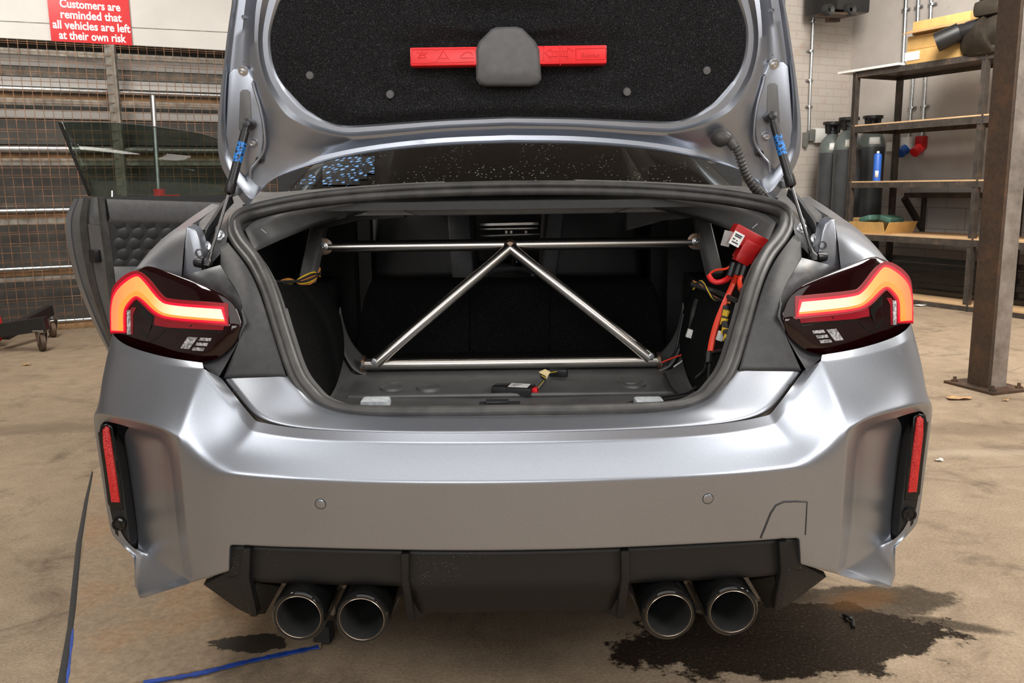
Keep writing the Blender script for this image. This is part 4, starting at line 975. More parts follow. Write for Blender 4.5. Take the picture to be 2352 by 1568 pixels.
# added thin sheet on the rear window carrying painted blue reflections
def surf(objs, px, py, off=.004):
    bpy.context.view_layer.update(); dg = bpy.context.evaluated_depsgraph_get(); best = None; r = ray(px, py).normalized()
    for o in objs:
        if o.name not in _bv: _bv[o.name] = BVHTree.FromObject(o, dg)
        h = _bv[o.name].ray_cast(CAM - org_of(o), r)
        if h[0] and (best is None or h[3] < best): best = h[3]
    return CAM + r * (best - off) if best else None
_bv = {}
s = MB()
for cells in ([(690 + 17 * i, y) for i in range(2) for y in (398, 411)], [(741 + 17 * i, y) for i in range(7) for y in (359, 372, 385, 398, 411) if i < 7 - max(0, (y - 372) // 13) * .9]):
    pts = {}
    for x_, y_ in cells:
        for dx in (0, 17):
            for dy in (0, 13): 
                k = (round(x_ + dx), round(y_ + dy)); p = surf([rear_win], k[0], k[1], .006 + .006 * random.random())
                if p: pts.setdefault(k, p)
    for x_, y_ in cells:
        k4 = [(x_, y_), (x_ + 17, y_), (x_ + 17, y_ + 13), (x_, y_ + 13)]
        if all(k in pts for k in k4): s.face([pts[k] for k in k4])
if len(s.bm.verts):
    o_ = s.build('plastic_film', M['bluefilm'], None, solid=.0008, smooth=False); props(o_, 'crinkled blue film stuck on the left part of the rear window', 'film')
# ---------------------------------------------------------------- wiring and the red fuse box
def wires(name, paths, r, mat, parent=car, k=5):
    s = MB()
    for p in paths: s.sweep(spline([U(*q) if q[2] else (surf(CARP, q[0], q[1], r + .004) or U(q[0], q[1], .5)) for q in p], k), r, 8)
    return s.build(name, mat, parent)
def fbx(px, py, Y=.47): return U(px, py, Y)
rot = Matrix.Rotation(math.radians(28), 3, 'Y')
fb = MB(); fb.box(fbx(1714, 577), (.040, .045, .048), rot, .003); fb.box(fbx(1716, 550, .475), (.085, .045, .042), rot, .003); fb.box(fbx(1704, 594, .465), (.034, .036, .022), rot, .003)
fuse = fb.build('fuse_box', M['redbox'], car, sharp=40)
s = MB(); lp = fbx(1692, 549, .4485); s.box(lp, (.026, .002, .032), rot); s.build('fuse_box_label', M['paper'], fuse, smooth=False)
s = MB()
for dx, dz, w_ in ((-.006, -.002, .006), (.002, -.003, .003), (.0, -.009, .016), (.0, .006, .016), (0, .010, .018)): s.box(lp + rot @ Vector((dx, -.0014, dz)), (w_, .001, .0028), rot)
s.build('label_print', M['ink'], fuse, smooth=False)
s = MB(); s.bar(fbx(1674, 530, .46), fbx(1664, 565, .46), .003, .02); s.build('fuse_box_bracket', M['zinc'], fuse, smooth=False)
wires('battery_cable', [[(1692, 628, .46), (1684, 655, 0), (1664, 700, 0), (1648, 740, 0), (1638, 775, 0), (1632, 808, 0)]], .0085, M['redcable'])
wires('red_lead', [[(1688, 604, .46), (1668, 617, .47), (1645, 620, .49), (1632, 628, .5), (1626, 640, .5)]], .003, M['redcable'])
wires('red_loop_cable', [[(1628, 632, .5), (1636, 644, .49), (1650, 648, .48), (1668, 642, .47), (1676, 634, .46)]], .0065, M['redplastic'])
wires('red_branch_cable', [[(1703, 633, .455), (1699, 648, 0), (1702, 664, 0)]], .0065, M['redcable'])
wires('cable_lug', [[(1702, 664, 0), (1706, 680, 0)]], .005, M['zinc'], k=2)
wires('heat_shrink_sleeve', [[(1692, 632, .455), (1698, 612, .46), (1704, 598, .465)], [(1676, 634, .46), (1686, 604, .465)], [(1704, 634, .455), (1714, 602, .46)]], .0085, M['black'])
wires('black_loom', [[(1560, 800, .80), (1568, 770, .80), (1572, 740, .80), (1585, 700, .78)], [(1530, 838, .80), (1552, 805, .78), (1560, 770, .78), (1570, 720, .78)], [(1690, 802, 0), (1655, 805, 0), (1632, 815, 0), (1618, 850, 0), (1600, 868, 0)],
    [(1632, 806, 0), (1630, 850, 0), (1628, 885, 0)], [(1525, 858, .75), (1540, 890, .6), (1555, 905, .5)], [(1440, 928, .28), (1470, 918, .32), (1520, 912, .36), (1570, 905, .4), (1600, 890, .42)], [(1455, 930, .27), (1480, 922, .3), (1530, 918, .33), (1590, 908, .36)]], .0042, M['black'])
wires('cable_boot', [[(1631, 806, 0), (1629, 835, 0)]], .009, M['black'], k=3)
wires('wire_bundle', [[(1590, 652, .62), (1620, 662, .58), (1650, 672, 0), (1690, 690, 0)], [(1600, 690, 0), (1592, 720, 0), (1586, 760, .64), (1588, 790, .62)]], .0065, M['blackm'])
ylw = MB()
for q in ((1668, 720), (1664, 738), (1666, 760), (1671, 776), (1673, 796)): ylw.lathe(surf(CARP, q[0], q[1], .014), (.2, 0, 1), [(.0088, -.008), (.009, .008)], 10)
ylw.build('yellow_tape', M['yellow'], car)
wires('taped_loom', [[(1668, 705, 0), (1664, 740, 0), (1670, 775, 0), (1673, 800, 0)]], .008, M['blackm'])
for px, py in ((1585, 766), (1656, 772)):
    s = MB(); s.box(surf(CARP, px, py, .016) or U(px, py, .6), (.017, .014, .022), Matrix.Rotation(.3, 3, 'Y'), .002); s.build('wire_connector', M['white'], car)
wires('white_wire', [[(1584, 775, .62), (1580, 800, .66), (1570, 825, .72), (1548, 842, .75)]], .002, M['white'])
wires('orange_wire', [[(1520, 832, .8), (1545, 822, .78), (1570, 812, .74), (1580, 795, .66)]], .0022, M['redcable'])
for k, (mt, nm) in enumerate((('copper', 'orange_wire'), ('yellow', 'yellow_wire'), ('blackm', 'black_loom'), ('copper', 'orange_wire'), ('blackm', 'black_loom'), ('yellow', 'yellow_wire'))):
    d = k * 4
    wires(nm, [[(632, 650 - d * .3, .62), (665, 640 + d * .6, .66), (695, 655 - d, .70), (722, 645 - d, .74), (735, 615 + d, .8)]], .0035 if mt == 'blackm' else .0022, M[mt])
    wires(nm, [[(1592, 645 + d, .62), (1612, 655 - d * .5, .58), (1640, 680 + d * .4, 0), (1676, 696 - d * .5, 0)]], .003 if mt == 'blackm' else .0018, M[mt])
# ================================================================ bolted-in strut brace
brace = thing('strut_brace', 'bare welded steel tube brace with a V of two struts bolted across the open boot', 'strut brace', tuple(S(0, 845, .90)))
T1a, T1b = U(748, 567, .95), U(1596, 556, .95)
L1a, L1b = U(836, 837, .87), U(1512, 829, .87)
AP = U(1172, 566, .925)
s = MB(); s.cyl(T1a, T1b, .0172, 24); s.build('cross_tube', M['steel'], brace, sharp=40)
s = MB(); s.cyl(L1a, L1b, .0165, 24); s.build('cross_tube', M['steel'], brace, sharp=40)
for e in ((862, 834), (1494, 822)):
    s = MB(); s.cyl(AP + Vector((0, 0, -.004)), U(e[0], e[1], .852), .0165, 24); s.build('diagonal_tube', M['steel'], brace, sharp=40)
    s = MB(); s.lathe(U(e[0] - 4 if e[0] < 1000 else e[0] + 3, e[1] - 4, .838), (0, -1, .1), [(0, .008), (.0055, .008), (.0058, .002), (.0088, .001), (.009, -.012)], 12); s.build('tube_bolt', M['zinc'], brace, sharp=30)
s = MB(); s.lathe(AP + Vector((0, .008, .002)), (0, -1, 0), [(.017, -.01), (.019, .006), (.012, .012), (0, .013)], 20); s.build('weld', M['weld'], brace)
for p in (L1a, L1b):
    s = MB(); s.lathe(p, (1, 0, 0), [(.0168, -.004), (.026, -.004), (.026, .004), (.0168, .004)], 24, closed=True); fl = s.build('end_flange', M['weld'], brace, sharp=30)
    sg = 1 if p.x > 0 else -1
    s = MB(); q = p + Vector((sg * .035, .0, -.031)); s.box(q, (.13, .055, .004), None, .001); s.box(p + Vector((sg * .006, 0, -.016)), (.005, .045, .034), None, .001); ft = s.build('foot_plate', M['weld'], brace, sharp=30)
    s = MB(); s.lathe(q + Vector((sg * .045, 0, .002)), (0, 0, 1), [(.012, 0), (.012, .002), (.0075, .003), (.0075, .009), (0, .009)], 6); s.build('foot_bolt', M['zinc'], brace, sharp=30)
for (px, py), sg in (((745, 566), -1), ((1598, 554), 1)):
    c_ = U(px, py, .935); s = MB(); r_ = .0245
    pl = [Vector((r_ * math.cos(a), 0, r_ * math.sin(a))) for a in [math.radians(x) for x in range(-90, 91, 20)]] + [Vector((-.022, 0, r_)), Vector((-.022, 0, -r_))]
    s.prism([c_ + Vector((-q.x * sg, 0, q.z)) for q in pl], (0, .006, 0), .001); s.build('end_bracket', M['weld'], brace, sharp=30)
    s = MB(); s.lathe(c_ + Vector((0, -.001, 0)), (0, -1, 0), [(0, .010), (.0032, .008), (.0042, .010), (.0068, .0095), (.0072, .002), (.011, .0015), (.0115, 0)], 12); s.build('bracket_bolt', M['zinc'], brace, sharp=30)
# ================================================================ red warning-triangle case in the lid
tri = thing('warning_triangle_case', 'red plastic warning triangle case clipped across the black lining of the boot lid', 'warning triangle case', tuple(U(1168, 160, YLID(130) - .02)))
yb = YLID(130) - .030
f0 = [U(941, 107, yb), U(1394, 101, yb), U(1395, 143, yb), U(941, 150, yb)]
s = MB(); xd = (f0[1] - f0[0]).normalized(); c_ = sum(f0, Vector()) / 4; wz = (f0[1] - f0[0]).length; hz = (f0[0] - f0[3]).length
rotb = Matrix((xd, Vector((0, 1, 0)), xd.cross(Vector((0, 1, 0))))).transposed()
s.box(c_ + Vector((0, .022, -.002)), (wz, .044, hz), rotb, .004)
case = s.build('case', M['redplastic'], tri, sharp=40)
zd = Vector((0, 0, 1)); fr = Vector((0, -.0005, 0))
def CP(px, py): return U(px, py, yb) + fr
s = MB()
for pl in (((946, 114), (998, 113), (1002, 116), (1008, 113), (1090, 111)), ((946, 145), (998, 144), (1002, 141), (1008, 144), (1090, 142)), ((946, 114), (946, 145)), ((1323, 112), (1392, 110), (1392, 135), (1323, 137), (1323, 112)), ((1246, 106), (1249, 106), (1249, 140), (1246, 140)), ((1286, 103), (1287, 150)),
           ((961, 133), (969, 118), (979, 132), (961, 133)), ((957, 120), (975, 127)), ((982, 120), (966, 128)), ((1006, 137), (1018, 116), (1031, 137)), ((1011, 134), (1026, 134)), ((1058, 130), (1064, 124), (1070, 120), (1080, 120), (1086, 126)), ((1057, 133), (1088, 133)),
           ((1265, 112), (1252, 122), (1265, 134)), ((1265, 112), (1265, 118), (1282, 118)), ((1265, 134), (1265, 129), (1282, 129)), ((1304, 110), (1318, 118)), ((1304, 110), (1304, 117), (1290, 117)), ((1304, 134), (1304, 129), (1290, 129)),
           ((1270, 118), (1270, 129)), ((1276, 118), (1276, 129)), ((1282, 118), (1282, 129)), ((1290, 117), (1290, 129)), ((1296, 117), (1296, 129)), ((1302, 117), (1302, 129))):
    s.sweep([CP(*p) for p in pl], .0009, 6)
s.build('embossed_marks', M['redplastic'], case)
text_obj('IKamke', .014, CP(1357, 131), xd, (0, 0, 1), M['redplastic'], 'embossed_lettering', case, .0015)
# ================================================================ loose control module on the boot floor
cm = thing('control_module', 'small black control module with a white label and loose plug lying on the boot floor', 'control module', tuple(FX(1180, 898, .612)))
c_ = FX(1182, 894, .626); rz = Matrix.Rotation(math.radians(-14), 3, 'Z')
s = MB(); s.box(c_, (.10, .062, .020), rz, .002); s.box(c_ + rz @ Vector((-.035, -.006, 0)), (.04, .055, .024), rz, .002); s.build('module_case', M['black'], cm, sharp=40)
s = MB(); s.box(c_ + rz @ Vector((.012, .004, .0105)), (.052, .040, .001), rz); s.build('module_label', M['paper'], cm, smooth=False)
s = MB(); 
for k in range(3): s.box(c_ + rz @ Vector((.006 - k * .004, .012 - k * .009, .0112)), (.024 - k * .005, .003, .0004), rz)
s.build('label_print', M['ink'], cm, smooth=False)
s = MB(); pq = c_ + rz @ Vector((.056, .0, 0)); s.box(pq, (.014, .022, .014), rz, .002); s.build('red_plug', M['redplastic'], cm)
q0 = pq + Vector((.008, 0, .004)); e_ = U(1245, 862, .68); e2 = U(1290, 853, .78)
for k, mt in enumerate(('blackm', 'blue', 'yellow', 'white', 'copper', 'blackm', 'blackm')):
    s = MB(); o_ = Vector((0, .004 * (k - 3), .002 * (k % 3))); s.sweep(spline([q0 + o_, q0 + Vector((.018, .01, .022)) + o_ * .8, e_ + o_ * .6, e2 + o_ * .6], 6), .0032 if mt == 'blackm' else .0018, 8); s.build('wire', M[mt], cm)
s = MB(); t0 = U(1252, 858, .665); s.prism([t0 + Vector(q) for q in ((-.016, 0, .004), (.0, 0, .011), (.014, .0, .004), (.008, -.004, -.004), (.002, -.006, -.018), (-.006, -.003, -.002))], (0, .004, .001), 0); s.build('masking_tape_tag', M['tape'], cm)
s = MB(); s.box(U(1283, 856, .76), (.05, .02, .022), rz, .003); s.build('wire_plug', M['black'], cm)
# ================================================================ open door (left side of the car)
H = Vector((-.90, 2.80, 0)); e_d = Vector((-.646, -.763, 0)).normalized(); n_d = Vector((.763, -.646, 0)).normalized()
def DI(px, py, off=0): return PL(px, py, H + n_d * off, n_d)
def DW(l, z, off=0): return H + e_d * l + n_d * off + Vector((0, 0, z))
inner = [DI(238, 452), DI(246, 520), DI(256, 590), DI(262, 650), DI(275, 740), DI(300, 850)]
outer = [DI(182, 456, -.15), DI(163, 505, -.17), DI(170, 580, -.18), DI(196, 670, -.18), DI(243, 776, -.17), DI(300, 880, -.15)]
zin = [p.z for p in inner]
s = MB()
hin = [DW(.02, p.z) for p in inner]; hout = [DW(.02, p.z, -.15) for p in outer]
mid = [a.lerp(b, .45) + e_d * .012 for a, b in zip(inner, outer)]
s.loft([hin, inner]); door = s.build('door_trim_panel', M['seat'], car, sharp=60)
door['label'] = 'black quilted inner trim of the open door'
s = MB(); s.loft([inner, mid, outer, hout]); s.face(hin[::-1] + hout) if 0 else None
s.loft([[hin[0], hout[0]], [inner[0], outer[0]]]); s.loft([[hin[-1], hout[-1]], [inner[-1], outer[-1]]])
ds = s.build('door_shell', M['channel'], car, sharp=60)
def edge_strip(a, b, lift, name, mat, i0=0, i1=6):
    s = MB(); p = [inner[i].lerp(outer[i], a) + e_d * lift for i in range(i0, i1)]; q = [inner[i].lerp(outer[i], b) + e_d * lift for i in range(i0, i1)]
    p, q = spline(p, 5), spline(q, 5); s.loft([p, q, [x - e_d * .02 for x in q]]); s.loft([p, [x - e_d * .02 for x in p]]); return s.build(name, mat, ds, sharp=40)
edge_strip(.05, .42, .016, 'door_edge_panel', M['inner'], 1); edge_strip(-.03, .06, .02, 'door_seal', M['rubber']); edge_strip(.42, .62, .02, 'door_seal', M['rubber']); edge_strip(.62, .88, .012, 'door_edge_flange', M['inner'], 0); edge_strip(.88, 1.02, .018, 'door_skin_edge', M['paint'])
s = MB(); s.box(inner[2].lerp(outer[2], .30) + e_d * .02 + Vector((0, 0, -.0)), (.05, .03, .05), Matrix((n_d, e_d, Vector((0, 0, 1)))).transposed(), .004); s.build('door_latch', M['black'], ds, sharp=40)
# top rail, quilting, lower band
s = MB(); a = [DI(245, 462, .01), DI(520, 470, .01)]; b = [DI(252, 500, .02), DI(520, 505, .02)]
s.loft([[p - n_d * .05 + Vector((0, 0, .012)) for p in a], [p + Vector((0, 0, .008)) for p in a], b, [p - n_d * .02 - Vector((0, 0, .02)) for p in b]]); s.build('door_top_rail', M['greyplastic'], door, sharp=60)
s = MB()
for i in range(6):
    for j in range(5):
        px, py = 275 + i * 34 + (j % 2) * 8, 512 + j * 24
        s.lathe(DI(px, py, .0), n_d, [(.030, -.002), (.024, .001), (.012, .003), (0, .0035)], 12)
s.build('quilted_panel', M['seat'], door, sharp=80)
s = MB(); s.loft([[DI(262, 612, .012), DI(420, 612, .012)], [DI(275, 720, .012), DI(420, 720, .012)]]); s.build('door_pocket', M['seatgrey'], door, solid=.01)
s = MB(); s.cyl(DI(258, 452, -.01), DI(258, 438, -.01), .006, 10); s.build('lock_pin', M['chrome'], door)
g = spline([DI(137, 280, -.08), DI(220, 281, -.08), DI(300, 285, -.08), DI(400, 297, -.08), DI(470, 310, -.08), DI(560, 340, -.08)], 4)
bt = [DI(206, 450, -.08) .lerp(DI(560, 462, -.08), i / (len(g) - 1)) for i in range(len(g))]
s = MB(); s.loft([g, bt]); gl = s.build('door_glass', M['doorglass'], car, solid=.004)
s = MB(); s.sweep([g[0], DI(206, 450, -.08)], .006, 6); s.build('glass_seal_edge', M['edgeglass'], gl)
s = MB(); s.sweep(g, .0022, 6); s.build('glass_top_edge', M['zinc'], gl)

# ================================================================ room shell
def rbox(name, s0, s1, t0, t1, z0, z1, mat, kind='structure'):
    s = MB(); c_ = RM((s0 + s1) / 2, (t0 + t1) / 2, (z0 + z1) / 2)
    s.box(c_, (abs(s1 - s0), abs(t1 - t0), z1 - z0), Matrix((RA, -RN, Vector((0, 0, 1)))).transposed())
    o = s.build(name, mat, smooth=False); props(o, kind=kind); return o
SB, TL = 8.75, .70
rbox('floor', -5.2, SB + .3, -.7, 11.3, -.12, 0, M['floor'])
rbox('ceiling', -5.2, SB + .3, -.7, 11.3, 4.6, 4.75, M['ceiling'])
rbox('wall_rear', -5.2, 3.5, -.62, -.42, 0, 4.6, M['darkwall'])
rbox('wall_rear_brick', 7.62, SB, TL - .2, TL, 0, 4.6, M['brick'])
rbox('wall_rear_over_shutter', 3.5, 7.62, TL - .2, TL, 3.4, 4.6, M['plaster'])
rbox('wall_rear_step', 3.42, 3.54, -.62, TL, 0, 4.6, M['plaster'])
rbox('wall_right', SB, SB + .2, -.7, 11.3, 0, 4.6, M['plaster'])
rbox('wall_left', -5.2, -5.0, -.7, 11.3, 0, 4.6, M['plaster'])
rbox('wall_front', -5.2, SB + .3, 11.1, 11.3, 0, 4.6, M['plaster'])
s = MB(); s.box(RM(SB - .005, 3.8, .55), (.03, 6.5, 1.1), Matrix((RA, -RN, Vector((0, 0, 1)))).transposed()); o = s.build('trim_1', M['block'], smooth=False); props(o, kind='structure')
# roller shutter
s = MB()
rows = []
zz = 0.0
while zz < 3.4:
    for k in range(4): rows.append((zz + k * .0275, .012 * math.sin(k / 4 * 2 * math.pi)))
    zz += .11
s.loft([[RM(3.52, TL - .12 + d, z) for z, d in rows], [RM(7.5, TL - .12 + d, z) for z, d in rows]])
o = s.build('door_1', M['shutter'], sharp=60, solid=.01); props(o, kind='structure')
rbox('trim_2', 7.46, 7.66, TL - .1, TL + .06, 0, 4.6, M['greypaint'])
# white boarding over the cage
bz = RPt(260, 100, .02).z
s = MB(); s.box(RM(-1.2, -.03, (bz + 4.6) / 2 + .0), (9.4 - .4, .05, 4.6 - bz), Matrix((RA, -RN, Vector((0, 0, 1)))).transposed()); o = s.build('wall_boarding', M['board'], smooth=False); props(o, kind='structure')
s = MB(); a, b = RPt(-40, 46, -.004), RPt(640, 80, -.004); s.bar(a, b, .004, .006); o = s.build('trim_3', M['greyrail'], smooth=False); props(o, kind='structure')
# ---------------------------------------------------------------- sign
sg = thing('warning_sign', 'red wall sign with white lettering about vehicles left at their own risk', 'sign', tuple(RPt(210, 100, .02)))
c4 = [RPt(118, 94.5, .012), RPt(304, 102, .012)]; wS = (c4[1] - c4[0]).length; cS = (c4[0] + c4[1]) / 2; zb = min(c4[0].z, c4[1].z)
s = MB(); s.box(Vector((cS.x, cS.y, zb + .32)), (wS, .012, .64), Matrix((RA, -RN, Vector((0, 0, 1)))).transposed(), .002); board = s.build('sign_board', M['signred'], sg, sharp=30)
for ln, px, py, wpx in (('Customers are', 208, 21, 138), ('reminded that', 210, 45.5, 139), ('all vehicles are left', 212, 69.5, 177), ('at their own risk', 213.5, 93, 153)):
    p = RPt(px, py, .021); sz = .090
    o = text_obj(ln, sz, p, RA, (0, 0, 1), M['signwhite'], 'lettering', board, .001, offset=.0022)
    wx = [v.co for v in o.data.vertices]; ww = max(c.dot(RA) for c in wx) - min(c.dot(RA) for c in wx); want = (RPt(px + wpx / 2, py, .021) - RPt(px - wpx / 2, py, .021)).length
    f = want / ww; base = p - org_of(o)
    o.data.transform(Matrix.Translation(base) @ Matrix.Scale(f, 4, RA) @ Matrix.Translation(-base))
# ---------------------------------------------------------------- wire cage
cage_ = thing('storage_cage', 'rusty wire mesh cage front on grey steel rails under the white boarding', 'cage', tuple(RM(-.2, 0, 0)))
sA, sB_ = -2.2, 3.3
def zat(px, py, t=0): return RPt(px, py, t).z
for ya, yb in ((118, 7), (232, 8), (370, 8), (506, 7), (638, 5)):
    zc = zat(100, ya + 2); h = abs(zat(100, ya - yb) - zat(100, ya + yb)); s = MB(); s.bar(RM(sA, -.03, zc), RM(sB_, -.03, zc), .03, h, bev=.003); s.build('cage_rail', M['greyrail'], cage_, smooth=False)
zt = zat(100, 95)
sp = st(RPt(252, 110, 0))[0]
for ss in (sp, sp - 1.72, sp + 1.72):
    s = MB(); s.bar(RM(ss, .01, 0), RM(ss, .01, zt), .04, .085, bev=.004); s.build('cage_post', M['greyrail'], cage_, smooth=False)
s = MB(); zz = .06; bx = Matrix((RA, -RN, Vector((0, 0, 1)))).transposed()
k = 0
while zz < zt: s.box(RM((sA + sB_) / 2, .032, zz), (sB_ - sA, .004, .0045), bx); zz += .076
ss = sA
while ss < sB_: s.box(RM(ss, .036, zt / 2 + .02), (.0045, .004, zt - .04), bx); ss += .068
s.build('wire_mesh', M['wire'], cage_, smooth=False)
s = MB(); zz = .03
while zz < zt: s.box(RM((sA + sB_) / 2, -.005, zz), (sB_ - sA, .003, .0035), bx); zz += .115
s.build('wire_mesh', M['wire'], cage_, smooth=False)
# what the cage holds: pipes and timbers on the rails, boards and painted shadow bands behind
lv = {1: 'second rail', 2: 'middle rail', 3: 'lower rail', 4: 'lowest rail'}
for i, (yp, yt, hp, ht, lab) in enumerate(((206, 220, 7, 6, 'on the second rail from the top'), (343, 357, 9, 6, 'on the rail at door-glass height'), (483, 495, 6, 6, 'on the rail level with the open door'), (615, 628, 5, 5, 'on the lowest rail'), (740, 755, 5, 9, 'on the floor behind the trolley'))):
    zc = zat(100, yp, -.09); r = abs(zat(100, yp - hp, -.09) - zat(100, yp + hp, -.09)) / 2
    s = MB(); s.cyl(RM(sA, -.09, zc), RM(sB_, -.09, zc), r, 20); o = s.build('galvanised_pipe', M['galv'], sharp=40); props(o, 'bright galvanised pipe in the wire cage lying ' + lab, 'pipe', 'galvanised pipes in the cage')
    z2 = zat(100, yt, -.08); h2 = abs(zat(100, yt - ht, -.08) - zat(100, yt + ht, -.08))
    s = MB()
    if i < 4: s.bar(RM(sA, -.16, z2), RM(sB_, -.16, z2), .05, h2, bev=.004)
    else: s.cyl(RM(sA, -.08, z2), RM(sB_, -.08, z2), h2 / 2, 18)
    o = s.build('timber_batten' if i < 4 else 'rusty_pipe', M['timber'], sharp=40)
    if i < 4: props(o, 'brown timber batten behind the pipe ' + lab.replace('level with the open door', 'beside the open door'), 'batten', 'timber battens in the cage')
    else: props(o, 'rusty brown pipe lying along the foot of the wire cage', 'pipe')
for i, (ya, yb, mt, lab) in enumerate(((126, 152, 'board', 'white board behind the mesh below the top rail'), (154, 176, 'greyrail', 'dull grey board behind the mesh under the white one'), (178, 204, 'board', 'white board behind the mesh just above the second rail'), (252, 272, 'board', 'narrow white board behind the mesh under the second rail'), (276, 332, 'darkwall', 'dark grey panel behind the door glass'))):
    za, zb_ = zat(100, ya, -.3), zat(100, yb, -.3); s = MB(); s.box(RM(.55, -.34 + .012 * i, (za + zb_) / 2), (5.5, .02, za - zb_), bx); o = s.build('board', M[mt], smooth=False); props(o, lab, 'board', 'boards stacked behind the cage')  # grey and dark strips paint the pipes' shadow bands on the wall
# ---------------------------------------------------------------- engine hoist handle behind the door, trolley legs on the left
jk = thing('jack_handle', 'upright steel jack handle in a red socket behind the open car door', 'jack handle', tuple(RPt(366, 470, .35)))
a, b = RPt(350, 219, .35), RPt(364, 440, .35)
s = MB(); s.cyl(b, a, .021, 16); s.build('handle_bar', M['galv'], jk, sharp=40)
c_ = RPt(366, 448, .35); s = MB(); s.cyl(c_ + Vector((0, 0, .05)), c_ - Vector((0, 0, .06)), .045, 18); s.cyl(c_ + Vector((0, 0, -.02)), c_ + RA * .16 + Vector((0, 0, -.02)), .022, 12); s.build('handle_socket', M['redplastic'], jk, sharp=40)
s = MB(); bp = Vector((c_.x, c_.y, 0)); s.box(bp + Vector((0, 0, .12)), (.5, .3, .12), bx, .02); s.bar(bp + Vector((0, 0, .14)), c_ - Vector((0, 0, .05)), .06, .06); s.build('jack_body', M['redplastic'], jk, sharp=40)
for dx in (-.18, .18):
    s = MB(); s.lathe(bp + RA * dx + Vector((0, 0, .05)), RN, [(0, -.14), (.05, -.14), (.05, .14), (0, .14)], 16); s.build('jack_wheel', M['black'], jk, sharp=40)
hoist = thing('engine_hoist', 'black folding hoist legs on steel castors at the foot of the cage', 'hoist', tuple(G(70, 790)))
def castor(px, py, size=.05):
    g0 = G(px, py); c_ = g0 + Vector((0, 0, size)); ax = Vector((.75, .66, 0))
    s = MB(); s.lathe(c_, ax, [(0, -.02), (size * .75, -.02), (size, -.016), (size, .016), (size * .75, .02), (0, .02)], 24); w_ = s.build('castor', M['rust'], hoist, sharp=40)
    s = MB()
    for d in (-.028, .028): s.prism([c_ + ax * d + Vector(q) for q in ((.012, -.012, -.012), (-.014, .012, .0), (-.03, .03, size * 1.25), (.04, -.04, size * 1.25))], ax * .004)
    s.box(c_ + Vector((0, 0, size * 1.3)), (.08, .08, .012), None, .003); s.cyl(c_ + Vector((0, 0, size * 1.3)), c_ + Vector((0, 0, size * 2.2)), .015, 10); s.build('castor_fork', M['zinc'], w_, smooth=False); return c_ + Vector((0, 0, size * 1.9))
k1 = castor(98, 806, .068); k2 = castor(122, 774, .066)
d1 = G(98, 806); 
s = MB(); s.bar(k1 + Vector((.05, 0, .01)), PL(-60, 768, k1, FWD * -1), .07, .10, bev=.006); s.build('hoist_leg', M['black'], hoist, smooth=False)
s = MB(); s.bar(k2 + Vector((.0, 0, .03)), PL(10, 768, k1 + Vector((0, .1, 0)), FWD * -1), .06, .085, bev=.006); s.build('hoist_leg', M['black'], hoist, smooth=False)
s = MB(); p = U(-12, 735, k1.y + .2); s.sweep(spline([Vector((p.x - .05, p.y, 0.02)), p + Vector((-.03, 0, -.05)), p, p + Vector((-.02, 0, .1))], 4), .03, 10); s.sweep(spline([p + Vector((-.1, 0, .1)), p + Vector((.01, 0, .06)), p + Vector((.04, 0, -.1)), p + Vector((.0, 0, -.16))], 4), .02, 8); s.build('hoist_post', M['redbox'], hoist)
# ================================================================ right-hand side
# ---------------------------------------------------------------- wall fittings
PB = lambda px, py: RPt(px, py, TL)
PR = lambda px, py: RPs(px, py, SB)
def conduit(pts, lab, clips, onright, r=.020, mat='galv'):
    n = -RA if onright else RN
    f = PR if onright else PB
    P_ = [f(*p) + n * (r + .012) for p in pts]
    th = thing('conduit', lab, 'conduit', tuple(P_[-1])); s = MB(); s.sweep(P_, r, 14); s.build('conduit_pipe', M[mat], th, sharp=40)
    for c in clips:
        q = f(*c) + n * (r + .012); s = MB(); s.lathe(q, (0, 0, 1), [(r + .001, -.012), (r + .008, -.012), (r + .008, .012), (r + .001, .012)], 14, closed=True); s.lathe(q - n * r * .3, (RN if onright else RA), [(0, -r - .03), (.012, -r - .03), (.012, r + .03), (0, r + .03)], 10); s.build('conduit_clip', M[mat], th, sharp=30)
conduit(((2088, -40), (2084, 40), (2078, 160)), 'galvanised conduit on the plaster wall, nearest the brick corner', ((2085, 22),), True)
conduit(((2116, -40), (2112, 60), (2103, 170), (2093, 300), (2090, 325)), 'galvanised conduit running down the wall to the blue socket', ((2114, 16), (2099, 247)), True)
conduit(((2145, -40), (2142, 40), (2131, 170), (2124, 290), (2121, 322)), 'galvanised conduit running down the wall to the red socket', ((2146, 10), (2128, 244)), True)
conduit(((1869, -40), (1862, 80), (1856, 220), (1854, 300)), 'thin steel conduit down the edge of the brick wall beside the shutter', ((1863, 50), (1858, 118), (1856, 185), (1855, 245)), False, .016)
for px, py, top, bot, lab in ((2089, 336, 'white', 'blue', 'white industrial wall socket with a blue cover'), (2121, 334, 'redbox', 'redplastic', 'red industrial wall socket')):
    c_ = PR(px, py) - RA * .04; th = thing('wall_socket', lab, 'socket', tuple(c_))
    bR = Matrix((-RA, RN, Vector((0, 0, 1)))).transposed()
    s = MB(); s.box(c_ + Vector((0, 0, .03)), (.08, .11, .14), bR, .02); s.build('socket_body', M[top], th, sharp=40)
    s = MB(); s.lathe(c_ + Vector((0, 0, -.03)) - RA * .02, (-RA + Vector((0, 0, -.6))), [(0, .10), (.05, .09), (.055, .02), (.05, -.03), (0, -.03)], 20); s.build('socket_cover', M[bot], th, sharp=40)
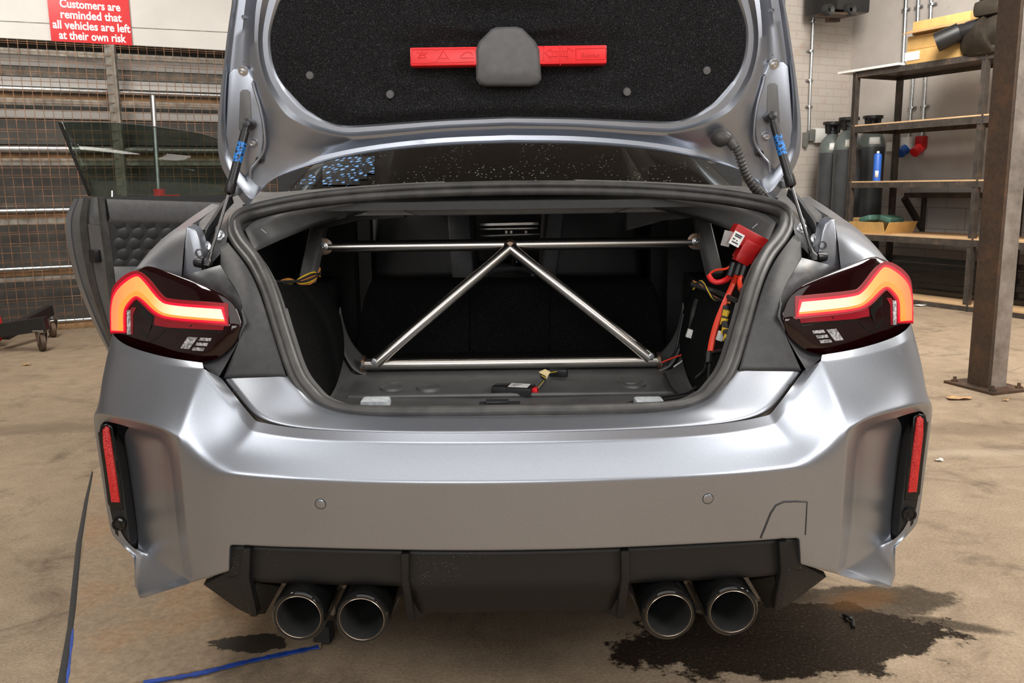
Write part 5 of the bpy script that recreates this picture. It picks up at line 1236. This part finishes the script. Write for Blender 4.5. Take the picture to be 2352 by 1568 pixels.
for f, px, py, w_, h_, mt, nm, lab in ((PB, 1878, 312, .16, .16, 'white', 'switch_box', 'cream square switch box on the brick wall'), (PB, 1858, 311, .08, .13, 'greypaint', 'switch_box', 'grey switch box at the foot of the brick wall conduit'), (PB, 1845, 321, .04, .16, 'greypaint', 'switch_box', 'narrow shutter control box with buttons beside the shutter'), (PR, 2053, 337, .10, .10, 'white', 'switch_box', 'small white wall box behind the shelf post')):
    n = -RA if f is PR else RN; c_ = f(px, py) + n * .03
    s = MB(); bb = Matrix((RA, -RN, Vector((0, 0, 1)))).transposed() if f is PB else Matrix((RN, RA, Vector((0, 0, 1)))).transposed()
    s.box(c_, (w_, .06, h_), bb, .006)
    if px == 1846: s.mi = 1; s.lathe(c_ + Vector((0, 0, .03)) + n * .03, n, [(0, .01), (.018, .01), (.018, 0)], 12)
    o = s.build(nm, [M[mt], M['redplastic']] if px == 1846 else M[mt], sharp=40); props(o, lab, 'switch box')
# heater high on the corner
c_ = RPt(1925, -10, 1.05); ht = thing('wall_heater', 'black box heater fixed high in the corner over the gas cylinders', 'heater', tuple(c_))
s = MB(); s.box(c_ + Vector((0, 0, .05)), (.48, .45, .5), bx, .03); s.build('heater_case', M['black'], ht, sharp=40)
for px in (1905, 1955):
    s = MB(); s.lathe(RPt(px, 22, 1.30), RN, [(.02, .0), (.055, .02), (.06, .005), (.06, -.05)], 18); s.build('heater_outlet', M['blackm'], ht, sharp=40)
s = MB(); s.bar(RPt(1888, 33, 1.20), RPt(1955, 36, 1.20), .2, .02); s.bar(RPt(1900, 42, 1.0), RPt(1925, 42, 1.0), .06, .08); s.build('heater_bracket', M['rust'], ht, smooth=False)
# ---------------------------------------------------------------- gas cylinders
def cylinder(px, ptop, Y, lab):
    p = U(px, 430, Y); ztop = U(px, ptop, Y).z; x, y = p.x, p.y; r = .138
    th = thing('gas_cylinder', lab, 'gas cylinder', (x, y, 0), 'gas cylinders by the brick wall')
    o0 = Vector((x, y, 0)); zs = ztop - .30
    s = MB(); s.lathe(o0, (0, 0, 1), [(0, 0), (r - .01, 0), (r, .02), (r, zs - .03)], 32); s.build('cylinder_body', M['cylinder'], th, sharp=40)
    s = MB(); s.lathe(o0, (0, 0, 1), [(r, zs - .03), (r, zs - .01), (r * .93, zs + .05), (r * .75, zs + .11), (r * .5, zs + .15), (r * .42, zs + .17), (0, zs + .17)], 32); sh = s.build('cylinder_shoulder', M['cylneck'], th, sharp=50)
    s = MB(); pts_ = []
    q = o0 + Vector((0, 0, zs + .06)); d = (CAM - q); d.z = 0; d.normalize(); xr = Vector((d.y * -1, d.x, 0))
    rows = []
    for z_, rr in ((zs - .005, r + .002), (zs + .07, r * .88 + .003)): rows.append([o0 + Vector((0, 0, z_)) + (d * math.cos(a) + xr * math.sin(a)) * rr for a in [(-.2 + .18 * i) for i in range(6)]])
    s.loft(rows); s.build('shoulder_label', M['paper'], th, solid=.001)
    s = MB(); s.lathe(o0, (0, 0, 1), [(.05, zs + .16), (.06, zs + .17), (.06, zs + .20), (.03, zs + .21), (.025, zs + .27), (0, zs + .27)], 16); s.box(o0 + Vector((0, 0, zs + .24)), (.12, .05, .05), None, .01)
    for a in (.6, 2.2, 3.8, 5.4): s.bar(o0 + Vector((.07 * math.cos(a), .07 * math.sin(a), zs + .18)), o0 + Vector((.085 * math.cos(a), .085 * math.sin(a), ztop)), .03, .02)
    s.lathe(o0, (0, 0, 1), [(.07, ztop - .03), (.105, ztop - .03), (.105, ztop), (.07, ztop)], 24, closed=True); s.build('valve_guard', M['black'], th, sharp=40)
cylinder(1906, 280, 8.1, 'dark grey gas cylinder nearest the brick wall edge, lowest valve guard')
cylinder(1942, 270, 7.74, 'dark grey gas cylinder in the middle, white disc on its guard, beside the shelf post')
cylinder(1996, 266, 8.05, 'dark grey gas cylinder behind the shelf posts and the blue spray can')
# ---------------------------------------------------------------- shelving
SF, SD = 7.68, .62
shelf = thing('shelving_unit', 'tall dark angle-iron shelving unit with chipboard shelves along the right wall', 'shelving', tuple(RM(SF + .3, 3.3, 0)))
tA = st(RPs(1958, 300, SF))[1]; tM = st(RPs(2240, 420, SF))[1]; tE = tM + (tM - tA) * 1.0
def zS(px, py): return RPs(px, py, SF).z
zl = [(zS(2256, 123), zS(2256, 134)), (zS(2247, 264), zS(2247, 281)), (zS(2240, 413), zS(2240, 427)), (zS(2221, 548), zS(2221, 563)), (zS(2213, 700), zS(2213, 712))]
ztop = zl[0][0]
for t_ in (tA, tM, tE):
    for d in (0, SD):
        s = MB(); w_ = .055; p0 = RM(SF + d, t_, 0); p1 = RM(SF + d, t_, ztop)
        s.bar(p0, p1, .006, w_, up=RN); s.bar(p0 + RN * (w_ / 2), p1 + RN * (w_ / 2), .05, .006, up=RN); s.bar(p0 + RA * .022, p1 + RA * .022, .045, .05, up=RN); s.build('post', M['angle'], shelf, smooth=False)
for k, (za, zb_) in enumerate(zl):
    h_ = za - zb_
    for d in (-.005, SD):
        s = MB(); s.bar(RM(SF + d, tA, zb_ + h_ / 2 - .01), RM(SF + d, tE, zb_ + h_ / 2 - .01), .006, h_); s.build('shelf_rail', M['angle'], shelf, smooth=False)
    for t_ in (tA, tM, tE):
        s = MB(); s.bar(RM(SF, t_, zb_ + h_ / 2 - .01), RM(SF + SD, t_, zb_ + h_ / 2 - .01), .006, h_); s.build('shelf_bearer', M['angle'], shelf, smooth=False)
    s = MB(); c_ = RM(SF + SD / 2, (tA + tE) / 2, za - .006); s.box(c_, (SD + .01, tE - tA, .018), bx); s.build('shelf_board', M['chip'] if k else M['angle'], shelf, smooth=False)
def on_shelf(k, px, dpt=.1):
    p = RPs(px, 300, SF + dpt); q = p.copy(); q.z = zl[k][0] + .004; return q
# things on the shelves
def carton(name, px0, px1, pyb, h, lab, z0, depth=.5, lift=0, roll=0, dp=.03):
    a, b = RPs(px0, pyb, SF + dp), RPs(px1, pyb, SF + dp); L_ = (b - a); L_.z = 0; c_ = (a + b) / 2 + RA * (depth / 2); c_.z = z0 + h / 2
    th = thing(name, lab, 'cardboard box', (c_.x, c_.y, z0), 'brown cartons on the shelf top'); R3 = Matrix.Rotation(roll, 3, RA) @ bx
    s = MB(); s.box(c_, (depth, L_.length, h), R3, .004); s.build('carton', M['card'], th, sharp=30); return th, c_, L_.length, R3
zt_ = zl[0][0] + .006
h1 = abs(RPs(2083, 110, SF + .03).z - RPs(2083, 131, SF + .03).z); h2 = abs(RPs(2083, 83, SF + .03).z - RPs(2083, 107, SF + .03).z)
th, c_, L1, R3 = carton('cardboard_box', 2082, 2212, 130, .125, 'brown carton with a white label, lowest on top of the shelves', zt_)
s = MB(); p = RPs(2095, 124, SF + .026); s.box(Vector((p.x, p.y, zt_ + .072)), (.002, .16, .075), bx); s.build('carton_label', M['paper'], th, smooth=False)
th, c_, L1, R3 = carton('cardboard_box', 2082, 2212, 130, .125, 'brown carton in the middle of the stack on the shelves', zt_ + .129, dp=.04)
th, c_, L1, R3 = carton('cardboard_box', 2092, 2222, 130, .12, 'brown open-flapped carton at the top of the stack on the shelves', zt_ + .262, dp=.06)
s = MB(); s.box(c_ - RA * .30 + Vector((0, 0, -.035)), (.12, L1 + .05, .006), Matrix.Rotation(.35, 3, RN) @ bx); s.build('carton_flap', M['cardin'], th, smooth=False)
s = MB(); a, b = RPs(1925, 151, SF - .04), RPs(2065, 133, SF - .04); a.z = b.z = zt_ + .012; c_ = (a + b) / 2 + RA * .2; L_ = (b - a).length
s.box(c_, (.40, L_, .022), bx, .002); o = s.build('white_panel', M['white'], smooth=False); props(o, 'long white panel lying over the left end of the shelf top', 'panel')
# alloy casting with a black pipe
gb = thing('gearbox_casting', 'dirty alloy casting with a black pipe stub on the shelf top behind the pillar', 'car part', tuple(RPs(2270, 120, SF + .2)))
c_ = RPs(2298, 74, SF + .08)
s = MB(); s.lathe(c_, (RN * .9 + Vector((0, 0, .30))), [(0, -.33), (.09, -.32), (.14, -.25), (.185, -.10), (.20, -.06), (.20, -.03), (.165, -.02), (.165, .1), (.14, .22), (.10, .3), (0, .3)], 28); s.box(c_ + Vector((0, 0, .2)), (.3, .36, .14), bx, .05); s.box(c_ + Vector((0, 0, -.14)), (.26, .26, .07), bx, .03); s.build('casting_body', M['castiron'], gb, sharp=50)
s = MB(); q = RPs(2205, 74, SF - .02); s.cyl(q, RPs(2150, 98, SF - .12), .085, 22); s.build('pipe_stub', M['black'], gb, sharp=40)
s = MB(); s.cyl(c_ + Vector((0, 0, .1)), q, .07, 16); s.cyl(RPs(2283, 22, SF + .12), RPs(2283, -25, SF + .12), .11, 18); s.build('casting_neck', M['black'], gb, sharp=40)
# spray can
p = RPs(2014, 400, SF + .08); zc = zl[2][0] + .004; ch = RPs(2014, 343, SF + .08).z - RPs(2014, 411, SF + .08).z; r = .037
can = thing('spray_can', 'blue spray can standing on the middle shelf', 'spray can', (p.x, p.y, zc))
s = MB(); s.lathe(Vector((p.x, p.y, zc)), (0, 0, 1), [(0, 0), (r, 0), (r, ch * .86), (r * .8, ch * .91), (r * .45, ch * .93), (0, ch * .93)], 24); s.build('can_body', M['blue'], can, sharp=40)
s = MB(); s.lathe(Vector((p.x, p.y, zc)), (0, 0, 1), [(r * .35, ch * .93), (r * .35, ch), (0, ch)], 14); s.build('nozzle', M['white'], can, sharp=40)
d = (CAM - p); d.z = 0; d.normalize(); xr = Vector((-d.y, d.x, 0))
s = MB(); s.loft([[Vector((p.x, p.y, zc + ch * zf)) + (d * math.cos(a) + xr * math.sin(a)) * (r + .001) for a in (-.5, -.2, .1, .4)] for zf in (.12, .3, .34)]); s.build('can_label', M['paper'], can, solid=.0005)
# tray of bags on the fourth shelf
zt4 = zl[3][0] + .004
tr = thing('cardboard_tray', 'open brown cardboard tray on the shelf below the gas cylinders', 'cardboard box', tuple(on_shelf(3, 1975)))
a, b = RPs(1935, 525, SF + .02), RPs(2032, 525, SF + .02); a.z = b.z = zt4; L_ = (b - a)
def tp(f, dd, z): return a + L_ * f + RA * dd + Vector((0, 0, z))
s = MB(); hh = .11
s.loft([[tp(0, 0, 0), tp(1, 0, 0)], [tp(0, .4, 0), tp(1, .4, 0)]]); s.build('tray_base', M['cardin'], tr, smooth=False, solid=.006)
for q0, q1, fl in (((0, 0), (1, 0), (0, -.03)), ((0, .4), (1, .4), (0, .06)), ((0, 0), (0, .4), (-.1, 0)), ((1, 0), (1, .4), (.1, 0))):
    s = MB(); s.loft([[tp(*q0, 0), tp(*q1, 0)], [tp(q0[0] + fl[0], q0[1] + fl[1], hh), tp(q1[0] + fl[0], q1[1] + fl[1], hh)]]); s.build('tray_side', M['card'], tr, smooth=False, solid=.005)
for k, (f, dd, mt, nm, lab) in enumerate(((.45, .14, 'green', 'packet', 'dark green packet lying in the cardboard tray'), (.16, .22, 'cardin', 'paper_bag', 'crumpled brown paper in the cardboard tray'), (.82, .2, 'green', 'packet', 'green and white packet at the near end of the cardboard tray'))):
    s = MB(); c_ = tp(f, dd, .115 + .02 * (k != 1)); R3 = Matrix.Rotation(.25 * (k - 1), 3, RA) @ bx; s.box(c_, (.20, L_.length * .27, .06), R3, .015); o = s.build(nm, M[mt], sharp=60); props(o, lab, 'packet')
# dark lengths of steel on the bottom shelf
for k in range(6):
    s = MB(); zz = zl[4][0] + .03 + .062 * k; dd = .34 + .02 * (k % 2); s.bar(RM(SF + dd, tA + .1, zz), RM(SF + dd, tE - .1, zz), .05, .05, bev=.004); o = s.build('steel_bar', M['gloss'], smooth=False); props(o, 'long black steel bar stacked at the back of the bottom shelf', 'steel bar', 'black steel bars on the bottom shelf')
# bench bracket on the wall behind
bk = thing('wall_bench', 'dark steel wall bench on a triangular bracket behind the shelving', 'bench', tuple(PR(2125, 480)))
zz = PR(2120, 447).z; b0 = PR(2128, 447)
s = MB(); s.box(RM(SB - .2, 3.95, zz), (.36, 4.2, .05), bx); s.build('bench_top', M['angle'], bk, smooth=False)
tt = st(b0)[1]
s = MB(); s.bar(RM(SB - .02, tt, zz), RM(SB - .02, tt, zz - .42), .05, .05); s.bar(RM(SB - .34, tt, zz - .03), RM(SB - .03, tt, zz - .36), .05, .05); s.build('bench_bracket', M['angle'], bk, smooth=False)
# ---------------------------------------------------------------- steel pillar
g0, g1, g2 = G(2221, 885), G(2268, 897), G(2306, 893)
pil = thing('steel_pillar', 'rusty brown steel H-section pillar bolted to the floor by the shelving', 'pillar', tuple((g0 + g2) / 2))
ax1 = (g0 - g1).normalized(); w1 = (g0 - g1).length; ax2 = Vector((ax1.y, -ax1.x, 0)); 
if ax2.dot(g2 - g1) < 0: ax2 = -ax2
w2 = max(.13, (g2 - g1).dot(ax2))
def pp_(a, b, z): return g1 + ax1 * a + ax2 * b + Vector((0, 0, z))
s = MB(); s.mi = 0
s.prism([pp_(0, 0, .01), pp_(w1, 0, .01), pp_(w1, .018, .01), pp_(0, .018, .01)], (0, 0, 4.58)); s.prism([pp_(0, w2 - .018, .01), pp_(w1, w2 - .018, .01), pp_(w1, w2, .01), pp_(0, w2, .01)], (0, 0, 4.58))
s.prism([pp_(.02, .018, .01), pp_(.035, .018, .01), pp_(.035, w2 - .018, .01), pp_(.02, w2 - .018, .01)], (0, 0, 4.58)); s.build('pillar_section', M['rust'], pil, smooth=False)
s = MB(); s.prism([pp_(-.003, .02, .01), pp_(-.003, w2 - .0, .01), pp_(.018, w2 - .0, .01), pp_(.018, .02, .01)], (0, 0, 4.58)); s.build('pillar_web_face', M['rolled'], pil, smooth=False)  # added slab of lighter steel paints the lit right-hand face
s = MB(); s.prism([pp_(-.10, -.07, 0), pp_(w1 + .10, -.07, 0), pp_(w1 + .10, w2 + .07, 0), pp_(-.10, w2 + .07, 0)], (0, 0, .014), 0); bpz = s.build('base_plate', M['rust'], pil, smooth=False)
for a, b in ((-.06, -.03), (w1 + .06, -.03), (-.06, w2 + .03)):
    s = MB(); s.lathe(pp_(a, b, .013), (0, 0, 1), [(.018, 0), (.018, .012), (.009, .013), (.009, .03), (0, .03)], 6); s.build('anchor_bolt', M['rust'], bpz, sharp=30)
# ---------------------------------------------------------------- floor plate, blue paint, leaves and scraps
pl = [G(150, 1600), G(372, 1561), G(560, 1523), G(737, 1488), G(748, 1440), G(700, 1180), G(236, 1074), G(215, 1082)]
fp = thing('floor_plate', 'rusty steel floor plate with a worn blue edge under the left side of the car', 'floor plate', tuple(pl[3]))
s = MB(); s.prism([p + Vector((0, 0, .007)) for p in pl], (0, 0, -.006)); s.build('plate', M['plate'], fp, smooth=False)
def rag_strip(name, pts, w, mat, seed, z=.0078):
    rnd = random.Random(seed); P_ = spline(pts, 10); s = MB(); A, B_ = [], []
    for i, p in enumerate(P_):
        t_ = (P_[min(i + 1, len(P_) - 1)] - P_[max(i - 1, 0)]).normalized(); n_ = Vector((-t_.y, t_.x, 0)); k = w * (.55 + .6 * rnd.random())
        A.append(p + n_ * k * .6 + Vector((0, 0, z))); B_.append(p - n_ * k * .6 + Vector((0, 0, z)))
    s.loft([[p - Vector((0, 0, .003)) for p in A], A, B_, [p - Vector((0, 0, .003)) for p in B_]]); return s.build(name, mat, fp)
rag_strip('blue_edge_paint', [G(330, 1572), G(450, 1553), G(560, 1526), G(650, 1507), G(732, 1490)], .014, M['bluepaint'], 3)
rag_strip('blue_edge_paint', [G(152, 1590), G(160, 1530), G(168, 1450)], .006, M['bluepaint'], 4)
s = MB(); s.sweep([G(152, 1540, .004), G(735, 1436, .004)], .003, 6); s.build('plate_groove', M['blackm'], fp)
s = MB()
A = [G(150, 1590), G(170, 1440), G(187, 1250), G(202, 1150), G(214, 1085)]; Bq = [G(128, 1590), G(155, 1440), G(175, 1250), G(194, 1150), G(211, 1082)]
s.loft([[p + Vector((0, 0, .0015)) for p in A], [p + Vector((0, 0, .0035)) for p in [a.lerp(b, .5) for a, b in zip(A, Bq)]], [p + Vector((0, 0, .0015)) for p in Bq]]); s.build('plate_joint', M['blackm'], fp)
def leaf(px, py, size, lab, mat='leaf', name='dry_leaf', cat='leaf', seed=1):
    rnd = random.Random(seed); c_ = G(px, py); s = MB(); n = 11; a0 = rnd.random() * 6
    rim = [c_ + Vector((size * (.6 + .5 * rnd.random()) * math.cos(a0 + k * 6.283 / n), size * .55 * (.6 + .5 * rnd.random()) * math.sin(a0 + k * 6.283 / n), .004 + .012 * rnd.random())) for k in range(n)]
    mid_ = [c_ + (r - c_) * .4 + Vector((0, 0, .004)) for r in rim]
    vr = s.loft([rim, mid_], closed=True); s.bm.faces.new(vr[-1])
    o = s.build(name, M[mat], solid=.001); props(o, lab, cat)
leaf(2200, 917, .075, 'curled dry brown leaf on the floor in front of the pillar base', seed=2)
leaf(2310, 921, .022, 'tiny dry scrap on the floor to the right of the pillar base', seed=3)
leaf(63, 839, .035, 'small dry leaf on the floor below the hoist castors', seed=5)
leaf(2112, 703, .075, 'pale torn paper scrap on the floor under the bottom shelf', 'paper', 'paper_scrap', 'paper', 6)
leaf(2155, 1059, .022, 'pale scrap on the floor right of the bumper corner', 'paper', 'paper_scrap', 'paper', 7)
s = MB(); s.sweep(spline([G(1938, 1412, .006), G(1950, 1418, .01), G(1958, 1424, .008), G(1960, 1440, .005)], 5), .005, 8); s.sweep([G(1950, 1418, .009), G(1944, 1424, .006)], .004, 6); o = s.build('debris_twig', M['black'], None); props(o, 'short black twig lying in the wet patch behind the car', 'twig')
s = MB(); c_ = G(740, 1480); s.prism([c_ + Vector(q) for q in ((-.022, 0, 0), (.02, -.005, 0), (.026, .03, 0), (-.018, .035, 0))], (0, 0, .05), .006); o = s.build('rubber_block', M['tyre'], sharp=40); props(o, 'small black rubber block at the corner of the steel floor plate', 'block')
